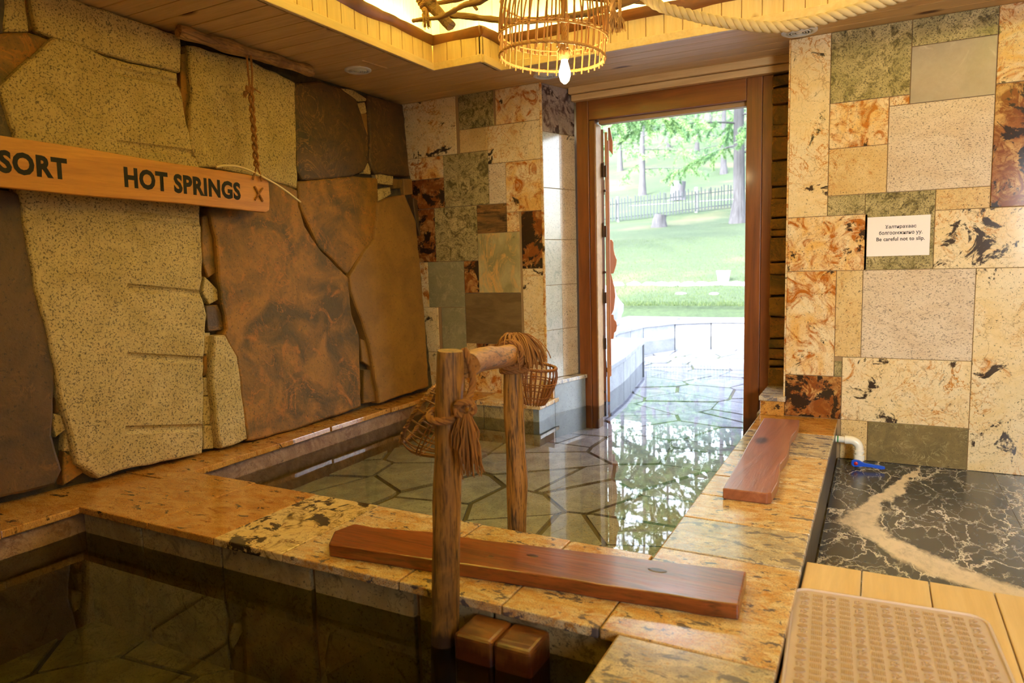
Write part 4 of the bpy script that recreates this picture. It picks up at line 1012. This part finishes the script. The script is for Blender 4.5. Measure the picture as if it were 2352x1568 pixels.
mb = MB(); mb.lathe([(0, 0), (.006, .002), (.016, .012), (.0215, .03), (.0215, .045), (.017, .065), (.0125, .08), (.012, .088)], 24, BT); mb.build('bulb', bulbm, lt, smooth=True)
mb = MB(); mb.lathe([(.014, .088), (.016, .09), (.016, .12), (.009, .125)], 20, BT); rope(mb, [BT @ V((0, 0, .12)), BT @ V((0, 0, .5))], .011)
tassel(mb, BT @ V((0, 0, .15)), (0, 0, -1), .055, 50, .03, .0016, rg); mb.build('rope_stem', ropem, lt, smooth=True)

# ================================================================= DRIFTWOOD AND ROPES IN THE RECESS
def branch(label, pts, rad, y=3.0, name='driftwood_branch', mat=None):
    pts = [ony(px, py, y+dy) for px, py, dy in pts]; sp = smooth_path(pts, 7); n = len(sp)
    mb = MB().new(0); mb.tube(sp, [rad[0]+(rad[1]-rad[0])*i/(n-1)+.003*mnoise.noise(V((i*.6, pts[0].x*9, 0))) for i in range(n)], 14, jit=.3)
    o = mb.build(name, mat or W_branch, smooth=True); origin_base(o); tag(o, label, 'branch'); return o
branch('thick cut driftwood limb ending above the recess corner', [(880, -75, .1), (950, -28, .05), (1000, 22, 0), (1037, 60, 0)], (.031, .027), name='driftwood_limb', mat=W_log)
branch('crooked thin driftwood branch crossing in front of the thick limb', [(948, 48, -.06), (975, 44, -.06), (1010, 40, -.06), (1040, 26, -.06), (1068, 12, -.06), (1100, 4, -.06), (1150, -28, -.05)], (.008, .015))
branch('long bowed driftwood branch passing behind the cane lamp', [(1030, 34, .1), (1080, 38, .1), (1165, 48, .1), (1260, 44, .1), (1370, 26, .1), (1450, 2, .1), (1520, -30, .1)], (.016, .015), y=3.1)
branch('short upper driftwood branch at the top edge above the crooked one', [(985, 12, 0), (1030, 3, 0), (1070, -6, 0), (1120, -20, 0)], (.012, .010), y=3.2)
branch('small forked driftwood stub pointing down', [(1078, -12, 0), (1086, 8, 0), (1096, 22, 0)], (.012, .008), y=3.25)
branch('straight driftwood branch seen beside the rope tassels', [(1340, -4, 0), (1440, 4, 0), (1520, 6, 0)], (.01, .008), y=3.3)
mb = MB(); c0 = ony(972, -2, 2.98)
rope(mb, [c0+V((.034*math.cos(k*.45)+.0007*k, .034*math.sin(k*.45), .02-.0012*k+.02*math.cos(k*.45))) for k in range(50)], .009)
tassel(mb, ony(976, 22, 2.94), (.1, 0, -1), .085, 34, .02, .0022, rg); mb.lathe([(0, .014), (.014, .004), (.013, -.01), (0, -.014)], 12, Matrix.Translation(ony(975, 22, 2.94)))
o = mb.build('rope_tie', ropem, smooth=True); origin_base(o); tag(o, 'jute rope tied round the thick driftwood limb with a short tassel', 'rope')
mb = MB(); rope(mb, [ony(1407, -30, 2.6), ony(1408, 10, 2.6), ony(1407, 40, 2.6)], .012); tassel(mb, ony(1408, 20, 2.6), (0, 0, -1), .09, 50, .02, .0022, rg)
rope(mb, [ony(1423, -30, 2.6), ony(1424, 40, 2.6)], .007); tassel(mb, ony(1424, 38, 2.6), (.1, 0, -1), .055, 34, .016, .0022, rg)
o = mb.build('rope_tassel', ropem, smooth=True); origin_base(o); tag(o, 'two frayed jute rope ends hanging down right of the cane lamp', 'rope')
mb = MB(); rope(mb, smooth_path([ony(1430, -60, 2.6), ony(1500, 6, 2.6), ony(1600, 38, 2.6), ony(1700, 56, 2.6), ony(1790, 62, 2.6), ony(1880, 46, 2.6), ony(1980, 18, 2.6), ony(2080, -12, 2.6), ony(2200, -50, 2.6)], 14), .0195, pitch=.085, seg=10)
o = mb.build('thick_rope', ropeg, smooth=True); origin_base(o); tag(o, 'thick twisted pale rope draped in a sagging curve across the ceiling opening', 'rope')

# ================================================================= PIPE AND VALVE
t = thing('water_pipe', 'white plastic elbow pipe with a blue handled valve at the foot of the tiled wall', 'pipe', (-.06, 4.03, 0))
py_ = 4.02; za = ony(1940, 1009, py_).z; xe = -.062
mb = MB(); mb.tube([(-.185, py_, za), (-.13, py_, za)], .0175, 20); mb.tube([(-.132, py_, za), (-.118, py_, za)], .0225, 20)
el = [V((-.118, py_, za))]+[V((xe-.042+.042*math.sin(q), py_, za-.042+.042*math.cos(q))) for q in [i*math.pi/16 for i in range(9)]]+[V((xe, py_, za-.055))]
mb.tube(el, .0215, 20); mb.tube([(xe, py_, za-.052), (xe, py_, za-.064)], .025, 20); mb.tube([(xe, py_, za-.062), (xe, py_, .002)], .02, 20); mb.tube([(xe, py_, za-.075), (xe, py_, .035)], .0265, 20)
mb.build('elbow', pvc, t, smooth=True)
mb = MB(); mb.tube([(-.168, py_, za), (-.162, py_, za)], .0182, 20); mb.build('tape', greenp, t, smooth=True)
mb = MB(); hz = ony(1972, 1063, py_-.04).z; T = basis((xe-.012, py_-.04, hz), V((1, 0, -.06)).normalized(), V((.06, 0, 1)).normalized(), V((0, -1, 0)))
mb.prism([(-.022, .012), (-.01, .019), (.012, .018), (.04, .008), (.12, .006), (.134, .004), (.136, -.008), (.12, -.012), (.07, -.010), (.035, -.012), (.012, -.018), (-.012, -.019), (-.022, -.01)], 0, .012, T)
vh = mb.build('valve_handle', bluep, t, bevel=.002); mb = MB(); mb.lathe([(.0095, .0), (.0095, .016), (.007, .018), (0, .018)], 20, T); mb.build('valve_cap', redp, vh, smooth=True)
mb = MB(); mb.tube([(xe-.012, py_-.045, hz), (xe-.012, py_, hz)], .012, 16); mb.build('valve_stem', pvc, t, smooth=True)

# ================================================================= BATH MAT
t = thing('bath_mat', 'translucent vinyl bath mat with patterned pads lying on the deck', 'mat', (.06, 1.6, .198))
mx0, mx1, my0, my1, rc = -.162, .288, 1.2, 2.0, .045
def rr(x0, x1, y0, y1, r, n=8):
    out = []
    for cx_, cy_, a0 in ((x1-r, y1-r, 0), (x0+r, y1-r, 90), (x0+r, y0+r, 180), (x1-r, y0+r, 270)):
        for k in range(n+1): q = math.radians(a0+90*k/n); out.append((cx_+r*math.cos(q), cy_+r*math.sin(q)))
    return out
RM = Matrix.Translation((.06, 1.6, 0)) @ Matrix.Rotation(math.radians(3.2), 4, 'Z') @ Matrix.Translation((-.06, -1.6, 0))
mb = MB(); mb.prism(rr(mx0, mx1, my0, my1, rc), .1985, .2015, RM); mb.build('sheet', vinyl, t)
mb = MB(); mb.tube([RM @ V((p[0], p[1], .2025)) for p in rr(mx0, mx1, my0, my1, rc)], .0042, 8, closed=True); mb.build('rim', vinyl, t, smooth=True)
mb = MB(); i = 0; px_ = (mx1-mx0-.03)/13
nx_ = 13; nyy = 30
for i in range(nx_):
    for j in range(nyy):
        x = mx0+.015+px_*(i+.5); y = my0+.02+(my1-my0-.04)*(j+.5)/nyy; k = (i+2*j) % 4
        if k == 0: mb.lathe([(.0125, 0), (.0115, .0022), (0, .0028)], 14, RM @ Matrix.Translation((x, y, .2015)) @ Matrix.Diagonal((1, .8, 1, 1)))
        elif k == 2:
            for q in range(5): a0 = q*1.257; mb.lathe([(.0036, 0), (.003, .0018), (0, .0024)], 8, RM @ Matrix.Translation((x+.007*math.cos(a0), y+.007*math.sin(a0), .2015)))
        else:
            for q in range(6): mb.box((x-.0125+q*.0043, y-.0075, .2013), (x-.0125+q*.0043+.0024, y+.0075, .2034), RM)
mb.build('pads', vinyl_pad, t, smooth=True)

# ================================================================= OUTDOORS
def hgt_(x, y):
    z = .33 if y < 9.7 else (.40+.135*(y-9.2) if y < 25 else 2.53+.2*(y-25) if y < 38 else 5.13+.3*(y-38))
    return z+.05*mnoise.noise(V((x*.3, y*.3, 0)))*(1 if y > 10 else 0)
mb = MB()
def patch(x0, x1, y0, y1, nx2, ny2):
    vs = [V((x0+(x1-x0)*i/nx2, y0+(y1-y0)*j/ny2, 0)) for i in range(nx2+1) for j in range(ny2+1)]
    for v in vs: v.z = hgt_(v.x, v.y)
    mb.add(vs, [(i*(ny2+1)+j, (i+1)*(ny2+1)+j, (i+1)*(ny2+1)+j+1, i*(ny2+1)+j+1) for i in range(nx2) for j in range(ny2)])
patch(-45, 30, 9.55, 30, 80, 40); patch(-60, 40, 30, 95, 40, 40); patch(-45, -3.15, 4.9, 9.56, 20, 6); patch(1.95, 30, 4.9, 9.56, 20, 6)
gr = mb.build('lawn', lawnm, smooth=True); tag(gr, 'sloping green lawn rising behind the outdoor pool', 'lawn', kind='stuff')
mb = MB(); rg = random.Random(11)
for k in range(26000):
    y = 9.75+rg.random()**1.6*9; x = rg.uniform(-.40, -.02)*y+rg.uniform(-.6, .6)
    z = hgt_(x, y); a0 = rg.uniform(0, 6.28); h = rg.uniform(.015, .04); w_ = .004; lean = rg.uniform(-.015, .015)
    if k % 4 == 0: mb.new()
    mb.add([(x-w_*math.cos(a0), y-w_*math.sin(a0), z-.01), (x+w_*math.cos(a0), y+w_*math.sin(a0), z-.01), (x+lean, y+lean, z+h)], [(0, 1, 2)])
o = mb.build('grass', grassblade); tag(o, 'short grass blades covering the lawn', 'grass', kind='stuff')
# outdoor pool wall
pw = thing('pool_wall', 'white stone rim wall curving around the outdoor end of the pool', 'wall', (-1.5, 7.5, -.1))
path = [(-1.80, 4.9), (-1.86, 5.5), (-1.98, 6.2), (-2.07, 6.72), (-2.5, 6.8), (-2.62, 7.5), (-2.55, 8.3), (-2.3, 8.85), (-1.9, 9.13), (-1.3, 9.24), (-.5, 9.26), (.3, 9.1), (1.0, 8.6), (1.4, 7.8), (1.5, 6.5), (1.4, 5.0)]
mb = MB(); mc = MB(); mj = MB()
for i, ((xa, ya), (xb, yb_)) in enumerate(zip(path, path[1:])):
    a3, b3 = V((xa, ya, 0)), V((xb, yb_, 0)); d_ = b3-a3; L = d_.length; nv = V((-d_.y, d_.x, 0)).normalized()
    T = Matrix.Translation(a3) @ Matrix.Rotation(math.atan2(d_.y, d_.x), 4, 'Z'); k = max(1, round(L/.42))
    for j in range(k): mb.new(0).box((L*j/k+.005, 0, -.12), (L*(j+1)/k-.005, .04, .289), T)
    far = .36
    mj.new(0).box((-.02, .012, -.12), (L+.02, far-.02, .29), T)
    for j in range(max(1, k)): mc.new(0).box((L*j/k+(.0 if j else -.01), -.02, .29), (L*(j+1)/k-.004, far-.13*(i%2), .324+.0013*(i%5)), T)
mc.new(0).box((-3.3, 4.97, .25), (-2.10, 6.9, .322)); mc.new(0).box((-3.5, 6.7, .25), (-2.75, 9.6, .328)).new(0).box((-2.9, 9.2, .25), (-2.4, 9.7, .326)).new(0).box((1.5, 4.97, .25), (2.1, 9.6, .326)).new(0).box((.9, 9.2, .25), (2.1, 9.7, .325)).new(0).box((-2.5, 9.5, .25), (1.0, 9.7, .324))
mb.build('side_slab', G_white, pw, bevel=.003); mc.build('coping', G_white, pw, bevel=.004); mj.build('core', plain('wall_joint', S(60, 62, 64), .9), pw)
# boulder, edging stones, bucket, stumps
def boulder(name, label, c, s, mat, cat='rock', group=None, seed=1, sub=3):
    bm = bmesh.new(); bmesh.ops.create_icosphere(bm, subdivisions=sub, radius=1)
    for v in bm.verts:
        n_ = mnoise.fractal(v.co*1.3+V((seed*7.3, 0, 0)), 1, 2, 4); v.co = V((v.co.x*s[0], v.co.y*s[1], v.co.z*s[2]))*(1+.28*n_)
    me_ = D.meshes.new(name); bm.to_mesh(me_); bm.free(); me_.materials.append(mat)
    for p_ in me_.polygons: p_.use_smooth = True
    o = D.objects.new(name, me_); COL.objects.link(o); o.location = c; origin_base(o); return tag(o, label, cat, group)
boulder('boulder', 'pale boulder standing on the pool rim beside the door leaf', (-2.98, 8.1, .5), (.24, .22, .3), G_white, seed=4)
es = [(1405, 659), (1440, 657), (1475, 657), (1505, 656), (1535, 656), (1566, 655), (1598, 653), (1625, 650), (1652, 645), (1676, 640), (1704, 640)]
first = None
for k, (a_, b_) in enumerate(es):
    p_ = ony(a_+14, b_+3, 11.35); L = .125
    o = boulder('edging_stone', 'flat pale edging stone in the row laid across the lawn', (p_.x, 11.35+.05*math.sin(k), hgt_(p_.x, 11.35)+.0), (.14, .09, .055), G_white, 'stone', 'edging stones across the lawn', seed=k, sub=2)
for k, (a_, b_) in enumerate([(1565, 690), (1640, 690)]):
    p_ = ony(a_, b_, 10.6); boulder('stone', ['small pale stone in the lawn, left of the pair', 'small pale stone in the lawn, right of the pair under the bucket'][k], (p_.x, 10.6, hgt_(p_.x, 10.6)+.0), (.08, .05, .03), G_white, 'stone', seed=k+20, sub=2)
t = thing('bucket', 'white plastic bucket standing on the lawn above the edging stones', 'bucket', (-2.25, 11.75, hgt_(-2.25, 11.75)-.01))
zb = hgt_(-2.25, 11.75)-.01; TT = Matrix.Translation((-2.25, 11.75, zb))
mb = MB(); mb.lathe([(.085, 0), (.108, .16), (.114, .162), (.114, .172), (.104, .172), (.083, .008), (0, .008)], 28, TT); mb.build('pail', plast, t, smooth=True)
mb = MB(); mb.tube([TT @ V((.11*math.cos(q), -.02-.112*abs(math.sin(q))*1.0, .165-.09*math.sin(q))) for q in [i*math.pi/14 for i in range(15)]], .004, 6); mb.build('handle', plain('dark_wire', S(40, 60, 60), .5), t, smooth=True)
def stump(label, px, py, y, r, h):
    p_ = ony(px, py, y); z = hgt_(p_.x, y)-.05; mb = MB().new(0)
    mb.tube([(p_.x, y, z), (p_.x, y, z+.08), (p_.x, y, z+h*.6), (p_.x+.03, y, z+h)], [r*1.35, r*1.08, r, r*.82], 22, jit=.35); o = mb.build('tree_stump', bark, smooth=True, angle=60); origin_base(o); return tag(o, label, 'stump')
stump('grey tree stump on the lawn in front of the fence', 1515, 522, 22.3, .21, .45)
stump('pale tall tree stump behind the fence', 1557, 450, 31, .33, .85)
# picket fence
fx0, fx1 = ony(1385, 505, 25).x, ony(1760, 487, 27.6).x
fc = thing('picket_fence', 'weathered grey picket fence running across the slope', 'fence', (fx0, 25, 2.5))
nP = 52; pk = None
def fpos(f): x = fx0+(fx1-fx0)*f; y = 25+2.6*f; return V((x, y, hgt_(x, y)))
for k in range(nP):
    p_ = fpos(k/(nP-1)); h = rg.uniform(.78, .92); w_ = .024; ln = rg.uniform(-.03, .03)
    mb = MB(); mb.add([p_+V(q) for q in [(-w_, -.01, .05), (w_, -.01, .05), (w_, .01, .05), (-w_, .01, .05), (-w_+ln, -.01, h), (w_+ln, -.01, h), (w_+ln, .01, h), (-w_+ln, .01, h), (ln, 0, h+.05)]], [(0, 1, 2, 3), (0, 1, 5, 4), (1, 2, 6, 5), (2, 3, 7, 6), (3, 0, 4, 7), (4, 5, 8), (5, 6, 8), (6, 7, 8), (7, 4, 8)]); mb.build('picket', fencem, fc)
for zz in (.16, .68):
    mb = MB(); pts = [fpos(k/14)+V((0, .02, zz)) for k in range(15)]; mb.tube(pts, .022, 4); mb.build('rail', fencem, fc)
for f in (.09, .57, .93):
    mb = MB(); p_ = fpos(f); mb.box(p_+V((-.05, .03, -.1)), p_+V((.05, .1, .95))); mb.build('post', plain('fence_post_pale', S(120, 122, 124), .8), fc)
# larch trees
def larch(label, x, y, H, lowest, blen, nb, seed, rad, blades=46, group=None, lod=1.0):
    rg = random.Random(seed); z0 = hgt_(x, y)-.1
    t = thing('larch_tree', label, 'tree', (x, y, z0), group)
    mb = MB().new(0); lean = rg.uniform(-.01, .01)*H
    mb.tube([V((x+lean*f+.05*mnoise.noise(V((f*5, seed, 0))), y, z0+H*f)) for f in [i/16 for i in range(17)]], [rad*1.5 if i == 0 else rad*(1-.85*i/16) for i in range(17)], 14, jit=.2)
    mb.build('trunk', bark, t, smooth=True)
    br = MB(); nd = MB()
    for b in range(nb):
        f = (b+.5)/nb; zz = z0+lowest+(H-lowest)*f; az = b*2.4+rg.uniform(-.4, .4); L = blen*(1-.75*f)*rg.uniform(.7, 1.15)
        d_ = V((math.cos(az), math.sin(az), 0)); p_ = V((x+lean*(zz-z0)/H, y, zz)); pts = [p_.copy()]; n = 9
        for i in range(n):
            s_ = (i+1)/n; p_ = p_+d_*(L/n)+V((rg.uniform(-.04, .04), rg.uniform(-.04, .04), (.05-.22*s_+.10*s_*s_)*L/n*2)); pts.append(p_.copy())
        br.new(0).tube(pts, [.035*(1-.85*i/n)*(.5+.5*rad/.2)*(1-.5*f) for i in range(n+1)], 5)
        for i in range(2, n+1):
            for tw in range(int(3*lod)+1):
                q0 = pts[i-1].lerp(pts[i], rg.random()); sd = V((-d_.y, d_.x, 0))*rg.choice((-1, 1)); TL = rg.uniform(.25, .7)*(1-.4*f)
                dd = (sd*rg.uniform(.2, 1)+d_*rg.uniform(.1, .9)+V((0, 0, -rg.uniform(.3, 1.3)))).normalized()
                q1 = q0+dd*TL; br.tube([q0, q1], [.006, .002], 3, caps=False); nd.new()
                nbld = int(blades*TL*lod/.3)
                for _ in range(nbld):
                    s_ = rg.random(); c_ = q0.lerp(q1, s_); v1 = V((rg.gauss(0, 1), rg.gauss(0, 1), rg.gauss(0, 1)-.25)).normalized()
                    ln = rg.uniform(.07, .13)/lod; sw = v1.orthogonal().normalized()*.014/lod
                    nd.add([c_-sw, c_+sw, c_+v1*ln], [(0, 1, 2)])
    bo_ = br.build('branches', bark, t)
    o = nd.build('needles', needle, bo_); o['kind'] = 'stuff'
    return t
larch('near larch with a straight grey trunk close to the right door jamb', -3.85, 22.3, 13, 2.1, 4.4, 50, 5, .19, 60)
larch('larch hidden left of the doorway whose hanging boughs fill the top of the opening', -6.9, 15.5, 12, 3.3, 4.6, 56, 8, .2, 60)
larch('larch hidden right of the doorway with drooping boughs, mirrored in the pool', -.5, 17, 13, 3.7, 4.4, 56, 21, .2, 60)
for k, (px, y, H, lab) in enumerate([(1476, 34, 15, 'slim larch with a pale trunk on the slope behind the left end of the fence'), (1662, 40, 15, 'larch up the slope just left of the near grey trunk'), (1600, 46, 16, 'larch in the wood behind the pale stump'),
                                    (1535, 52, 16, 'distant larch between the pale trunk and the pale stump'), (1425, 44, 16, 'distant larch close to the door leaf'), (1700, 50, 17, 'distant larch seen past the near trunk beside the right jamb'), (1632, 58, 17, 'farthest larch in the middle of the doorway'), (1500, 62, 18, 'farthest larch at the left of the doorway')]):
    p_ = ony(px, 440, y); larch(lab, p_.x, y, H, 1.2, 4.4, 44, 40+k, .15, 22, lod=.55)
